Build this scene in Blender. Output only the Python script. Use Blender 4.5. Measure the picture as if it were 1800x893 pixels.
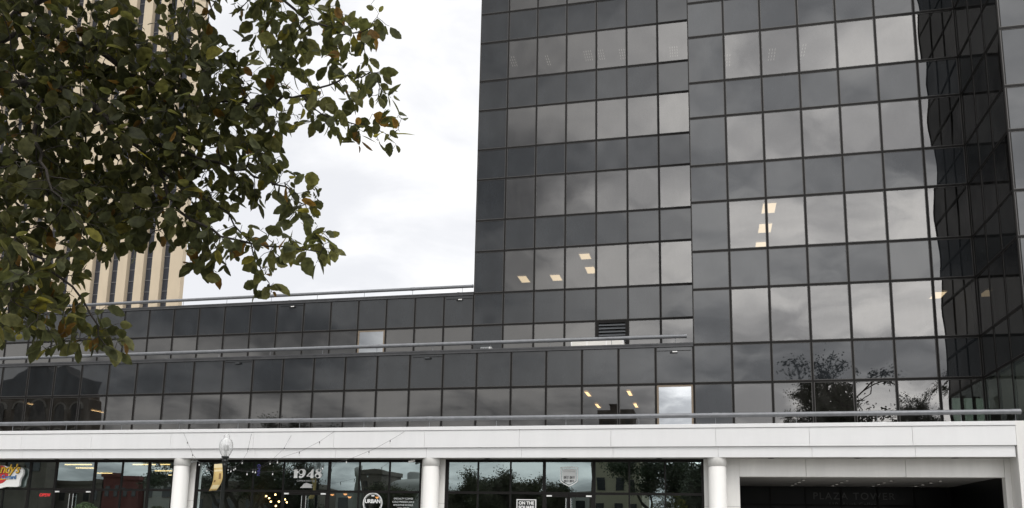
import bpy, bmesh, math, random
import numpy as np
from mathutils import Vector, Matrix, Euler

random.seed(7); rng = np.random.default_rng(7)
for o in list(bpy.data.objects): bpy.data.objects.remove(o, do_unlink=True)
scene = bpy.context.scene
COL = scene.collection

# ------------------------------------------------------------------ camera
cam_data = bpy.data.cameras.new('camera'); camera = bpy.data.objects.new('camera', cam_data); COL.objects.link(camera)
cam_data.sensor_width = 36.0; cam_data.lens = 29.662; cam_data.shift_y = 0.12656
cam_data.clip_start = 0.05; cam_data.clip_end = 3000
CR = Vector((0.974555, 0.223391, 0.018398)); CU = Vector((0.021091, -0.173105, 0.984677)); CF = Vector((-0.223153, 0.959235, 0.173412))
CAM = Vector((0.4444, -34.4365, 1.6))
mw = Matrix.Identity(4)
for i in range(3):
    mw[i][0] = CR[i]; mw[i][1] = CU[i]; mw[i][2] = -CF[i]; mw[i][3] = CAM[i]
camera.matrix_world = mw
scene.camera = camera

# ------------------------------------------------------------------ sky, sun, exposure
SUN_EL, SUN_AZ = math.radians(52), math.radians(150)     # azimuth clockwise from +Y: behind the viewer, to the right
world = bpy.data.worlds.new('World'); scene.world = world; world.use_nodes = True
nt = world.node_tree; nt.nodes.clear()
def N(t, **k):
    n = nt.nodes.new(t)
    for a, b in k.items(): setattr(n, a, b)
    return n
def math_node(tree, op, a=None, b=None, clamp=False):
    n = tree.nodes.new('ShaderNodeMath'); n.operation = op; n.use_clamp = clamp
    for i, v in enumerate((a, b)):
        if v is None: continue
        if isinstance(v, (int, float)): n.inputs[i].default_value = v
        else: tree.links.new(v, n.inputs[i])
    return n.outputs[0]
def smooth(tree, v, a, b, c=0.0, d=1.0):
    n = tree.nodes.new('ShaderNodeMapRange'); n.interpolation_type = 'SMOOTHSTEP'
    tree.links.new(v, n.inputs[0])
    for i, x in enumerate((a, b, c, d)): n.inputs[i + 1].default_value = x
    return n.outputs[0]
out = N('ShaderNodeOutputWorld')
sky = N('ShaderNodeTexSky', sky_type='NISHITA', sun_disc=False)
sky.sun_elevation = SUN_EL; sky.sun_rotation = SUN_AZ
bg_sky = N('ShaderNodeBackground'); bg_sky.inputs[1].default_value = 0.08; nt.links.new(sky.outputs[0], bg_sky.inputs[0])
tc = N('ShaderNodeTexCoord')
sep = N('ShaderNodeSeparateXYZ'); nt.links.new(tc.outputs['Generated'], sep.inputs[0])
dx, dy, dz = sep.outputs
zc = math_node(nt, 'ADD', math_node(nt, 'MAXIMUM', dz, 0.0), 0.22)
cmb = N('ShaderNodeCombineXYZ')
nt.links.new(math_node(nt, 'DIVIDE', dx, zc), cmb.inputs[0]); nt.links.new(math_node(nt, 'DIVIDE', dy, zc), cmb.inputs[1])
def noise(scale, detail, rough, dist, off):
    m = N('ShaderNodeMapping'); m.inputs[1].default_value = off; nt.links.new(cmb.outputs[0], m.inputs[0])
    n = N('ShaderNodeTexNoise'); n.inputs['Scale'].default_value = scale; n.inputs['Detail'].default_value = detail
    n.inputs['Roughness'].default_value = rough; n.inputs['Distortion'].default_value = dist
    nt.links.new(m.outputs[0], n.inputs['Vector']); return n.outputs[0]
n1 = noise(1.15, 6, .55, .25, (3.1, 1.7, 0)); n2 = noise(3.0, 6, .55, .3, (9.3, 4.2, 2.0))
cl = math_node(nt, 'ADD', math_node(nt, 'MULTIPLY', n1, .55), math_node(nt, 'MULTIPLY', n2, .45))
clouds = smooth(nt, cl, .415, .59)                                     # 0 dark cloud base .. 1 thin bright cloud
# the thin part of the overcast, round the hidden sun's side of the sky
L = Vector((0.30, -0.88, 0.37)).normalized()
dot = N('ShaderNodeVectorMath', operation='DOT_PRODUCT'); nt.links.new(tc.outputs['Generated'], dot.inputs[0]); dot.inputs[1].default_value = L
lobe = smooth(nt, dot.outputs['Value'], .84, .985)
back = smooth(nt, dy, .25, -.25)                                      # the heavy cloud deck lies on the -Y side
base_back = math_node(nt, 'MULTIPLY', math_node(nt, 'ADD', smooth(nt, dz, .15, .5, .92, .74), smooth(nt, dz, .55, .95, 0.0, 1.25)), smooth(nt, dx, -.25, .10, .86, 1.0))
b_back = math_node(nt, 'MULTIPLY', base_back, math_node(nt, 'ADD', math_node(nt, 'MULTIPLY', clouds, .85), .44))
b_back = math_node(nt, 'ADD', b_back, math_node(nt, 'MULTIPLY', lobe, math_node(nt, 'ADD', math_node(nt, 'MULTIPLY', clouds, 1.2), 1.25)))
b_front = math_node(nt, 'ADD', math_node(nt, 'MULTIPLY', clouds, .21), .84)
mixv = N('ShaderNodeMix'); mixv.data_type = 'FLOAT'
nt.links.new(back, mixv.inputs[0]); nt.links.new(b_front, mixv.inputs[2]); nt.links.new(b_back, mixv.inputs[3])
tint = N('ShaderNodeMix'); tint.data_type = 'RGBA'; nt.links.new(clouds, tint.inputs[0])
tint.inputs[6].default_value = (.955, .965, 1.0, 1); tint.inputs[7].default_value = (1.0, .995, .99, 1)
bg_cl = N('ShaderNodeBackground'); nt.links.new(tint.outputs[2], bg_cl.inputs[0]); nt.links.new(mixv.outputs[0], bg_cl.inputs[1])
mx = N('ShaderNodeMixShader'); mx.inputs[0].default_value = .93
nt.links.new(bg_sky.outputs[0], mx.inputs[1]); nt.links.new(bg_cl.outputs[0], mx.inputs[2]); nt.links.new(mx.outputs[0], out.inputs[0])

sd = bpy.data.lights.new('sun', 'SUN'); sd.energy = 1.2; sd.angle = math.radians(25); sd.color = (1, .975, .94)
sun = bpy.data.objects.new('sun', sd); COL.objects.link(sun)
sdir = Vector((math.sin(SUN_AZ) * math.cos(SUN_EL), math.cos(SUN_AZ) * math.cos(SUN_EL), math.sin(SUN_EL)))
sun.rotation_euler = sdir.to_track_quat('Z', 'Y').to_euler(); sun.location = (20, -40, 60)

vs = scene.view_settings
scene.display_settings.display_device = 'sRGB'
vs.view_transform = 'Standard'; vs.look = 'None'; vs.exposure = 0.2; vs.gamma = 1.0; vs.use_curve_mapping = False
scene.render.engine = 'CYCLES'
cy = scene.cycles; cy.max_bounces = 8; cy.diffuse_bounces = 3; cy.glossy_bounces = 5; cy.transmission_bounces = 6; cy.transparent_max_bounces = 12
cy.use_denoising = True; cy.sample_clamp_indirect = 6.0

# ------------------------------------------------------------------ materials
MATS = {}
def mat(name, color, rough=.6, metal=0.0, ior=1.5, noise_amt=0.0, noise_scale=3.0, bump=0.0, emit=None, emit_s=0.0, spec=None, stretch=None):
    m = bpy.data.materials.new(name); m.use_nodes = True; t = m.node_tree; b = t.nodes['Principled BSDF']
    b.inputs['Base Color'].default_value = (*color, 1); b.inputs['Roughness'].default_value = rough
    b.inputs['Metallic'].default_value = metal; b.inputs['IOR'].default_value = ior
    if spec is not None: b.inputs['Specular IOR Level'].default_value = spec
    if emit: b.inputs['Emission Color'].default_value = (*emit, 1); b.inputs['Emission Strength'].default_value = emit_s
    if noise_amt or bump:
        g = t.nodes.new('ShaderNodeTexCoord'); n = t.nodes.new('ShaderNodeTexNoise'); n.inputs['Scale'].default_value = noise_scale
        n.inputs['Detail'].default_value = 8; n.inputs['Roughness'].default_value = .65
        src = g.outputs['Object']
        if stretch:
            mp = t.nodes.new('ShaderNodeMapping'); mp.inputs[3].default_value = stretch; t.links.new(src, mp.inputs[0]); src = mp.outputs[0]
        t.links.new(src, n.inputs['Vector'])
        if noise_amt:
            r = t.nodes.new('ShaderNodeMapRange'); r.inputs[1].default_value = .3; r.inputs[2].default_value = .7
            r.inputs[3].default_value = 1 - noise_amt; r.inputs[4].default_value = 1 + noise_amt; t.links.new(n.outputs[0], r.inputs[0])
            v = t.nodes.new('ShaderNodeVectorMath'); v.operation = 'SCALE'; v.inputs[0].default_value = color
            t.links.new(r.outputs[0], v.inputs['Scale']); t.links.new(v.outputs[0], b.inputs['Base Color'])
        if bump:
            bp = t.nodes.new('ShaderNodeBump'); bp.inputs['Strength'].default_value = bump; bp.inputs['Distance'].default_value = .02
            t.links.new(n.outputs[0], bp.inputs['Height']); t.links.new(bp.outputs[0], b.inputs['Normal'])
    MATS[name] = m; return m
def glass(name, refl_ior, add, tr, gl=(1, 1, 1), rough=0.0, dirt=.02, film=(.35, .34, .32)):
    """coated single pane: fresnel mix of a tinted see-through and a mirror reflection, with a faint film of dirt"""
    m = bpy.data.materials.new(name); m.use_nodes = True; t = m.node_tree; t.nodes.clear()
    o = t.nodes.new('ShaderNodeOutputMaterial'); mixs = t.nodes.new('ShaderNodeMixShader')
    tr_n = t.nodes.new('ShaderNodeBsdfTransparent'); tr_n.inputs[0].default_value = (*tr, 1)
    g = t.nodes.new('ShaderNodeBsdfGlossy'); g.inputs['Color'].default_value = (*gl, 1); g.inputs['Roughness'].default_value = rough
    f = t.nodes.new('ShaderNodeFresnel'); f.inputs[0].default_value = refl_ior
    a = math_node(t, 'ADD', f.outputs[0], add, True)
    t.links.new(a, mixs.inputs[0]); t.links.new(tr_n.outputs[0], mixs.inputs[1]); t.links.new(g.outputs[0], mixs.inputs[2])
    d = t.nodes.new('ShaderNodeBsdfDiffuse'); d.inputs[0].default_value = (*film, 1)
    tcn = t.nodes.new('ShaderNodeTexCoord'); nn = t.nodes.new('ShaderNodeTexNoise'); nn.inputs['Scale'].default_value = 1.7; nn.inputs['Detail'].default_value = 9; nn.inputs['Roughness'].default_value = .7
    mp = t.nodes.new('ShaderNodeMapping'); mp.inputs[3].default_value = (1, 1, .35); t.links.new(tcn.outputs['Object'], mp.inputs[0]); t.links.new(mp.outputs[0], nn.inputs['Vector'])
    fac = math_node(t, 'MULTIPLY', smooth(t, nn.outputs[0], .35, .75), dirt * 2)
    m2 = t.nodes.new('ShaderNodeMixShader'); t.links.new(fac, m2.inputs[0]); t.links.new(mixs.outputs[0], m2.inputs[1]); t.links.new(d.outputs[0], m2.inputs[2])
    t.links.new(m2.outputs[0], o.inputs[0]); MATS[name] = m; return m
glass('vision_glass', 2.1, .005, (.16, .155, .145), (1, .975, .945), dirt=.03)
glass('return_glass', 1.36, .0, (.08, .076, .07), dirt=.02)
glass('clear_glass', 1.5, .04, (.42, .50, .45), (.9, 1, .96), dirt=.02)
glass('bright_glass', 1.5, .40, (.2, .22, .22), (.96, .985, 1.0), dirt=.02)
glass('shop_glass', 1.5, .38, (.46, .50, .47), (.84, .99, .99), dirt=.012)
glass('lamp_glass', 1.2, .02, (.97, .97, .97), dirt=.42, film=(.82, .82, .81))
# spandrel: opaque dark glass panel with dust
def spandrel():
    m = mat('spandrel_glass', (.016, .018, .020), .015, 0, 1.62, noise_amt=.35, noise_scale=.9, stretch=(1, 1, .4)); return m
spandrel()
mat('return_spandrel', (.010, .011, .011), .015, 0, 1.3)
mat('bronze_frame', (.012, .011, .010), .5, 0, 1.35, noise_amt=.2, noise_scale=4, spec=.25)
mat('glazing_bead', (.075, .071, .068), .45, .4)
mat('capping', (.06, .06, .062), .5, .2, noise_amt=.25, noise_scale=2)
mat('tan_frame', (.20, .155, .11), .5, .1)
mat('white_panel', (.75, .745, .74), .45, 0, 1.45, noise_amt=.03, noise_scale=1.3, stretch=(1.6, 1.6, .22))
mat('white_stone', (.75, .735, .705), .55, 0, 1.45, noise_amt=.06, noise_scale=1.6, stretch=(1.5, 1.5, .25))
mat('soffit', (.36, .345, .325), .8, noise_amt=.08)
mat('joint_dark', (.40, .39, .37), .9)
mat('rail_metal', (.20, .205, .215), .48, .3, noise_amt=.15, noise_scale=5)
mat('interior_dark', (.05, .048, .046), .8)
mat('interior_ceiling', (.30, .29, .27), .9)
mat('interior_tan', (.34, .23, .14), .8, noise_amt=.3, noise_scale=1.2)
mat('interior_red', (.07, .02, .016), .7)
mat('roof_gravel', (.22, .21, .2), .95, noise_amt=.2, noise_scale=20)
mat('louvre_metal', (.09, .095, .10), .45, .4)
mat('black_iron', (.010, .012, .011), .38, .1, noise_amt=.3, noise_scale=20)
mat('chrome', (.65, .65, .64), .2, 1)
mat('white_plastic', (.75, .75, .73), .4)
mat('black_plastic', (.012, .012, .012), .35)
mat('lamp_panel', (.8, .7, .55), .5, emit=(1.0, .80, .52), emit_s=3.8)
mat('lamp_panel_bright', (.8, .7, .55), .5, emit=(1.0, .66, .32), emit_s=9.0)
mat('louvre_tube', (.8, .8, .8), .5, emit=(1.0, .97, .9), emit_s=.6)
mat('shop_tube', (.8, .7, .5), .5, emit=(1.0, .72, .33), emit_s=3.6)
mat('bulb_warm', (.8, .6, .3), .5, emit=(1.0, .66, .28), emit_s=14)
mat('bulb_orange', (.8, .4, .2), .5, emit=(1.0, .42, .15), emit_s=3)
mat('bulb_off', (.72, .72, .70), .15)
mat('neon_red', (.5, .02, .02), .5, emit=(1.0, .03, .04), emit_s=2.2)
mat('neon_violet', (.2, .1, .5), .5, emit=(.28, .22, .9), emit_s=.55)
mat('neon_off', (.05, .055, .055), .4)
mat('vinyl_white', (.78, .78, .76), .5)
mat('vinyl_grey', (.42, .42, .41), .5)
mat('vinyl_pale', (.62, .63, .62), .5)
mat('letter_dark', (.075, .075, .073), .4)
mat('sign_white', (.80, .79, .77), .4)
mat('sign_red', (.52, .03, .035), .4)
mat('sign_yellow', (.75, .46, .03), .4)
mat('sign_blue', (.05, .22, .50), .4)
mat('sign_brown', (.10, .05, .02), .5)
mat('banner_cloth', (.55, .40, .16), .8, noise_amt=.12, noise_scale=6)
mat('banner_pale', (.68, .57, .34), .8)
mat('banner_dark', (.22, .13, .05), .8)
mat('downlight_lens', (.6, .6, .58), .4, emit=(1, .95, .85), emit_s=.45)
mat('concrete', (.32, .315, .30), .9, noise_amt=.15, noise_scale=.8)
mat('asphalt', (.055, .055, .056), .9, noise_amt=.2, noise_scale=2)
mat('lawn', (.05, .085, .02), .95, noise_amt=.3, noise_scale=3)
mat('unit_white', (.70, .68, .63), .5, noise_amt=.06, noise_scale=2)
mat('rust', (.20, .075, .035), .8, noise_amt=.3, noise_scale=8)
mat('zinc', (.36, .37, .37), .45, .4)
mat('beige_stone', (.53, .44, .32), .85, noise_amt=.07, noise_scale=.6, stretch=(1, 1, .3))
mat('tower_glass', (.030, .033, .042), .12, 0, 1.5)
mat('tower_mullion', (.11, .11, .115), .5)
mat('dark_stone', (.11, .095, .08), .9, noise_amt=.3, noise_scale=.5)
mat('red_brick', (.13, .04, .035), .9, noise_amt=.2, noise_scale=1)
mat('grey_render', (.30, .295, .28), .9, noise_amt=.12, noise_scale=.4)
mat('tan_render', (.30, .27, .20), .9, noise_amt=.12, noise_scale=.4)
mat('dark_window', (.02, .023, .025), .1)
mat('bark', (.034, .028, .023), .9, noise_amt=.35, noise_scale=25, bump=.6, stretch=(1, 1, .3))
mat('far_leaf', (.030, .042, .018), .8, noise_amt=.35, noise_scale=.7)
mat('far_leaf_olive', (.045, .05, .02), .8, noise_amt=.35, noise_scale=.7)
mat('shrub_leaf', (.035, .065, .02), .8, noise_amt=.5, noise_scale=12)
def leaf_material():
    m = bpy.data.materials.new('elm_leaf'); m.use_nodes = True; t = m.node_tree; b = t.nodes['Principled BSDF']
    a = t.nodes.new('ShaderNodeAttribute'); a.attribute_name = 'leaf_colour'
    n = t.nodes.new('ShaderNodeTexNoise'); n.inputs['Scale'].default_value = 45; n.inputs['Detail'].default_value = 6
    tcn = t.nodes.new('ShaderNodeTexCoord'); t.links.new(tcn.outputs['Object'], n.inputs['Vector'])
    v = t.nodes.new('ShaderNodeVectorMath'); v.operation = 'SCALE'; t.links.new(a.outputs['Color'], v.inputs[0])
    t.links.new(smooth(t, n.outputs[0], .3, .7, .65, 1.35), v.inputs['Scale'])
    t.links.new(v.outputs[0], b.inputs['Base Color']); b.inputs['Roughness'].default_value = .5; b.inputs['Specular IOR Level'].default_value = .10
    tl = t.nodes.new('ShaderNodeBsdfTranslucent'); v2 = t.nodes.new('ShaderNodeVectorMath'); v2.operation = 'MULTIPLY'
    t.links.new(v.outputs[0], v2.inputs[0]); v2.inputs[1].default_value = (1.7, 1.65, .9); t.links.new(v2.outputs[0], tl.inputs[0])
    mxs = t.nodes.new('ShaderNodeMixShader'); mxs.inputs[0].default_value = .48
    t.links.new(b.outputs[0], mxs.inputs[1]); t.links.new(tl.outputs[0], mxs.inputs[2]); t.links.new(mxs.outputs[0], t.nodes['Material Output'].inputs[0])
    MATS['elm_leaf'] = m
leaf_material()

# ------------------------------------------------------------------ mesh helpers
class MB:
    def __init__(s): s.v = []; s.f = []; s.m = []; s.cur = 0; s.sm = []
    def face(s, pts, smooth_=False):
        i = len(s.v); s.v += [tuple(p) for p in pts]; s.f.append(list(range(i, i + len(pts)))); s.m.append(s.cur); s.sm.append(smooth_)
    def raw(s, vs, fs, smooth_=False):
        i = len(s.v); s.v += [tuple(p) for p in vs]
        for f in fs: s.f.append([i + k for k in f]); s.m.append(s.cur); s.sm.append(smooth_)
    def box(s, x0, x1, y0, y1, z0, z1):
        v = [(x0, y0, z0), (x1, y0, z0), (x1, y1, z0), (x0, y1, z0), (x0, y0, z1), (x1, y0, z1), (x1, y1, z1), (x0, y1, z1)]
        s.raw(v, [(0, 3, 2, 1), (4, 5, 6, 7), (0, 1, 5, 4), (1, 2, 6, 5), (2, 3, 7, 6), (3, 0, 4, 7)])
    def tube(s, pts, rad, n=10, caps=True):
        pts = [Vector(p) for p in pts]; k = len(pts)
        rad = [rad] * k if isinstance(rad, (int, float)) else rad
        vs = []; up = None
        for i, p in enumerate(pts):
            d = (pts[min(i + 1, k - 1)] - pts[max(i - 1, 0)])
            d = d.normalized() if d.length > 1e-9 else Vector((0, 0, 1))
            if up is None: up = d.orthogonal().normalized()
            up = (up - d * up.dot(d)); up = up.normalized() if up.length > 1e-6 else d.orthogonal().normalized()
            w = d.cross(up)
            for j in range(n):
                a = 2 * math.pi * j / n; vs.append(p + (up * math.cos(a) + w * math.sin(a)) * rad[i])
        fs = [(i * n + j, i * n + (j + 1) % n, (i + 1) * n + (j + 1) % n, (i + 1) * n + j) for i in range(k - 1) for j in range(n)]
        s.raw(vs, fs, True)
        if caps: s.face(vs[:n][::-1]); s.face(vs[-n:])
    def lathe(s, prof, c=(0, 0, 0), n=24, smooth_=True):
        vs = []; k = len(prof)
        for r, z in prof:
            for j in range(n):
                a = 2 * math.pi * j / n; vs.append((c[0] + r * math.cos(a), c[1] + r * math.sin(a), c[2] + z))
        fs = [(i * n + j, i * n + (j + 1) % n, (i + 1) * n + (j + 1) % n, (i + 1) * n + j) for i in range(k - 1) for j in range(n)]
        s.raw(vs, fs, smooth_)
    def plate(s, poly, y0, y1):
        """outline in x,z given front (y0) and back (y1)"""
        n = len(poly); s.face([(x, y0, z) for x, z in poly]); s.face([(x, y1, z) for x, z in poly][::-1])
        for i in range(n):
            a, b = poly[i], poly[(i + 1) % n]; s.face([(a[0], y0, a[1]), (a[0], y1, a[1]), (b[0], y1, b[1]), (b[0], y0, b[1])])
    def build(s, name, mats, parent=None, bevel=0.0):
        me = bpy.data.meshes.new(name); me.from_pydata(s.v, [], s.f); me.validate()
        mats = mats if isinstance(mats, (list, tuple)) else [mats]
        for m in mats: me.materials.append(MATS[m])
        if len(me.polygons) == len(s.m):
            me.polygons.foreach_set('material_index', s.m); me.polygons.foreach_set('use_smooth', s.sm)
        me.update()
        o = bpy.data.objects.new(name, me); COL.objects.link(o)
        if parent is not None: o.parent = parent; o.matrix_parent_inverse = Matrix.Translation(-parent_loc(parent))
        if bevel:
            b = o.modifiers.new('edge', 'BEVEL'); b.width = bevel; b.segments = 2; b.limit_method = 'ANGLE'
        return o
def parent_loc(p):
    l = Vector(p.location)
    while p.parent is not None:                    # children are written in world coordinates
        if p.matrix_parent_inverse: l = l + p.matrix_parent_inverse.translation
        p = p.parent; l = l + Vector(p.location)
    return l
def tag(o, label, cat, group=None, kind=None):
    if label: o['label'] = label
    if cat: o['category'] = cat
    if group: o['group'] = group
    if kind: o['kind'] = kind
    return o
def thing(name, label, cat, loc=(0, 0, 0), group=None):
    o = bpy.data.objects.new(name, None); COL.objects.link(o); o.location = loc; o.empty_display_size = .3
    return tag(o, label, cat, group)
def structure(o): o['kind'] = 'structure'; return o
def dup(root, loc, label=None, group=None):
    r = root.copy(); COL.objects.link(r); r.location = loc
    if label: r['label'] = label
    if group: r['group'] = group
    def rec(a, b):
        for ch in list(a.children):
            c = ch.copy(); COL.objects.link(c); c.parent = b; rec(ch, c)
    rec(root, r); return r
def text_mesh(txt, size, y=0.0, depth=.01, shear=0.0, spacing=1.0, bold=0.0):
    c = bpy.data.curves.new('lettering', 'FONT'); c.body = txt; c.size = size; c.extrude = depth; c.align_x = 'CENTER'; c.align_y = 'CENTER'
    c.shear = shear; c.space_character = spacing; c.offset = bold
    o = bpy.data.objects.new('lettering', c); COL.objects.link(o)
    dg = bpy.context.evaluated_depsgraph_get(); me = bpy.data.meshes.new_from_object(o.evaluated_get(dg))
    bpy.data.objects.remove(o, do_unlink=True); bpy.data.curves.remove(c)
    return me
def text(name, txt, loc, size, material, parent=None, depth=.008, rot=0.0, **k):
    me = text_mesh(txt, size, depth=depth, **k); me.materials.clear(); me.materials.append(MATS[material])
    M_ = Matrix.Translation(Vector(loc)) @ Matrix.Rotation(rot, 4, 'Y') @ Matrix.Rotation(math.pi / 2, 4, 'X'); me.transform(M_); me.name = name
    o = bpy.data.objects.new(name, me); COL.objects.link(o)
    if parent is not None: o.parent = parent; o.matrix_parent_inverse = Matrix.Translation(-parent_loc(parent))
    return o

# ------------------------------------------------------------------ ground and sky setting
M = 1.524
b = MB(); b.face([(-1500, -1500, 0), (1500, -1500, 0), (1500, 1500, 0), (-1500, 1500, 0)]); structure(b.build('ground', 'concrete'))
b = MB(); b.face([(-300, -24, .004), (300, -24, .004), (300, -13, .004), (-300, -13, .004)]); structure(b.build('road', 'asphalt'))
b = MB(); b.box(-300, 300, -13, -9.3, -.2, .14); structure(b.build('pavement', 'concrete', bevel=.02))
b = MB()
for k in range(3): b.box(-46, 14.5, -9.0 + .35 * k, -9.0 + .35 * (k + 1) if k < 2 else 8.0, 0, .16 * (k + 1) + .02)
structure(b.build('plaza_terrace', 'concrete'))
FL = .50
b = MB(); b.face([(-120, -110, .006), (120, -110, .006), (120, -41, .006), (-120, -41, .006)]); o = b.build('lawn', 'lawn'); structure(o)

# ------------------------------------------------------------------ the office building
bld = thing('office_building', 'dark glass office building with stepped storeys and tower above a white colonnaded ground floor', 'office building', (-10, -4, 0))
ROWS = [7.67, 9.28, 11.60, 13.23, 15.39, 17.02, 19.20, 20.83, 22.99, 24.64, 26.80, 28.46, 30.63, 32.26, 34.40, 36.05]
def is_spandrel(k): return k % 2 == 0            # between ROWS[k] and ROWS[k+1]
MW, MH = .034, .038                              # half widths of mullions
def pane(parent, name, o, u, n, w, z0, z1, glass_mat, frame='glazing_bead', inset=.014, amp=1.0, gw=.022):
    """a framed sheet of glass, slightly bowed and tilted like all real curtain wall panes. o: corner (x,y), u: direction along, n: outward normal"""
    b = MB(); k = 7; g = MW + .004; gz = MH + .004
    U0, U1, Z0, Z1 = g, w - g, z0 + gz, z1 - gz
    bow = amp * random.uniform(.0015, .0065) * random.choice((1, 1, 1, -1)); tx = random.gauss(0, .0035) * amp; tz = random.gauss(0, .004) * amp
    wob = random.uniform(-.0018, .0018) * amp; ph = random.uniform(0, 6.28)
    vs = []
    for j in range(k):
        for i in range(k):
            s_, t_ = i / (k - 1), j / (k - 1)
            uu = U0 + gw + (U1 - U0 - 2 * gw) * s_; zz = Z0 + gw + (Z1 - Z0 - 2 * gw) * t_
            q = -bow * (16 * s_ * (1 - s_) * t_ * (1 - t_)) + tx * (s_ - .5) * w + tz * (t_ - .5) * (z1 - z0) + wob * math.sin(6 * t_ + ph) * s_ * (1 - s_) * 4
            d = q - inset
            vs.append((o[0] + u[0] * uu + n[0] * d, o[1] + u[1] * uu + n[1] * d, zz))
    fs = [(j * k + i, j * k + i + 1, (j + 1) * k + i + 1, (j + 1) * k + i) for j in range(k - 1) for i in range(k - 1)]
    if u[1] * n[0] - u[0] * n[1] < 0: fs = [f[::-1] for f in fs]            # keep the outside face outwards
    b.raw(vs, fs, True)
    b.cur = 1
    def P(uu, zz, d): return (o[0] + u[0] * uu + n[0] * d, o[1] + u[1] * uu + n[1] * d, zz)
    A = [(U0, Z0), (U1, Z0), (U1, Z1), (U0, Z1)]; B = [(U0 + gw, Z0 + gw), (U1 - gw, Z0 + gw), (U1 - gw, Z1 - gw), (U0 + gw, Z1 - gw)]
    for i in range(4):
        j = (i + 1) % 4
        b.face([P(*A[i], 0), P(*A[j], 0), P(*B[j], 0), P(*B[i], 0)])
        b.face([P(*B[i], 0), P(*B[j], 0), P(*B[j], -inset - .012), P(*B[i], -inset - .012)])
        b.face([P(*A[j], 0), P(*A[i], 0), P(*A[i], -inset - .05), P(*A[j], -inset - .05)])
    return b.build(name, [glass_mat, frame], parent)
def grid(parent_name, o, u, n, ncol, zs, depth=.045, extra_edges=True):
    """mullions and transoms of one curtain wall face as one frame"""
    b = MB()
    def bar(u0, u1, z0, z1, d0, d1):
        p = lambda uu, d: (o[0] + u[0] * uu + n[0] * d, o[1] + u[1] * uu + n[1] * d)
        a, c, e, f = p(u0, d0), p(u1, d0), p(u1, d1), p(u0, d1)
        v = [(*a, z0), (*c, z0), (*e, z0), (*f, z0), (*a, z1), (*c, z1), (*e, z1), (*f, z1)]
        b.raw(v, [(0, 3, 2, 1), (4, 5, 6, 7), (0, 1, 5, 4), (1, 2, 6, 5), (2, 3, 7, 6), (3, 0, 4, 7)])
    for i in range(ncol + 1):
        u0, u1 = i * M - MW, i * M + MW
        if i == 0: u0 = .002
        if i == ncol: u1 = ncol * M - .002
        bar(u0, u1, zs[0], zs[-1], -.10, .012)
    for z in zs: bar(.001, ncol * M - .001, z - MH, z + MH, -.105, .016)
    return b.build(parent_name, 'bronze_frame', bld)
def curtain(o, u, n, ncol, zs, kind_fn, amp=.8, glasses=('spandrel_glass', 'vision_glass'), amp_last=None):
    fr = grid('curtain_wall_frame', o, u, n, ncol, zs)
    for r in range(len(zs) - 1):
        for c in range(ncol):
            k = kind_fn(c, r, zs[r])
            if k is None: continue
            q = (o[0] + u[0] * M * c, o[1] + u[1] * M * c)
            if k == 'spandrel': pane(fr, 'spandrel_panel', q, u, n, M, zs[r], zs[r + 1], glasses[0], amp=amp_last if (amp_last and c >= ncol - 2) else amp)
            elif k == 'bright':
                w_ = pane(fr, 'window', q, u, n, M, zs[r], zs[r + 1], 'bright_glass', frame='tan_frame', gw=.075, amp=.4); w_['label'] = 'pale mirror-bright replacement window in a tan frame'
            elif k == 'clear': pane(fr, 'window', q, u, n, M, zs[r], zs[r + 1], 'clear_glass')
            else: pane(fr, 'window', q, u, n, M, zs[r], zs[r + 1], glasses[1], amp=amp_last if (amp_last and c >= ncol - 2) else amp)
    return fr
def rowkind(z):
    for k, r in enumerate(ROWS):
        if abs(r - z) < .01: return 'spandrel' if is_spandrel(k) else 'vision'
    return 'vision'
X, Y_ = (1, 0), (0, 1)
ZL = [5.50] + ROWS
# lower stepped storey, plane Y=0, 26 modules to the left of the right tower
NS1 = 26
lower_wall = curtain((-NS1 * M, 0), (1, 0), (0, -1), NS1, [5.50, 7.67, 9.28], lambda c, r, z: ('bright' if c == NS1 - 1 else 'vision') if r == 0 else 'spandrel', amp=.3)
# right tower, same plane
NB = 7
right_wall = curtain((0, 0), (1, 0), (0, -1), NB, ZL, lambda c, r, z: 'spandrel' if (c == 0) else ('vision' if r == 0 else rowkind(z)), amp=.75, amp_last=1.15)
# upper stepped storey and left tower, plane Y=3M
YA = 3 * M; NS2 = 24
upper_wall = curtain((-(7 + NS2) * M, YA), (1, 0), (0, -1), NS2, [9.40, 11.60, 13.23], lambda c, r, z: ('bright' if c == NS2 - 4 else 'vision') if r == 0 else 'spandrel')
left_wall = curtain((-7 * M, YA), (1, 0), (0, -1), 7, [9.40] + ROWS[2:], lambda c, r, z: None if (r == 0 and c == 4) else ('spandrel' if c == 0 else ('vision' if r == 0 else rowkind(z))))
# return wall (faces -X) and the front of the projecting wing
return_wall = curtain((7 * M, -3 * M), (0, 1), (-1, 0), 3, ZL, lambda c, r, z: 'clear' if r == 0 else rowkind(z), glasses=('return_spandrel', 'return_glass'))
wing_wall = curtain((7 * M, -3 * M), (1, 0), (0, -1), 6, ZL, lambda c, r, z: 'spandrel' if (c == 0 and r > 0) else ('clear' if r == 0 else rowkind(z)))
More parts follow.
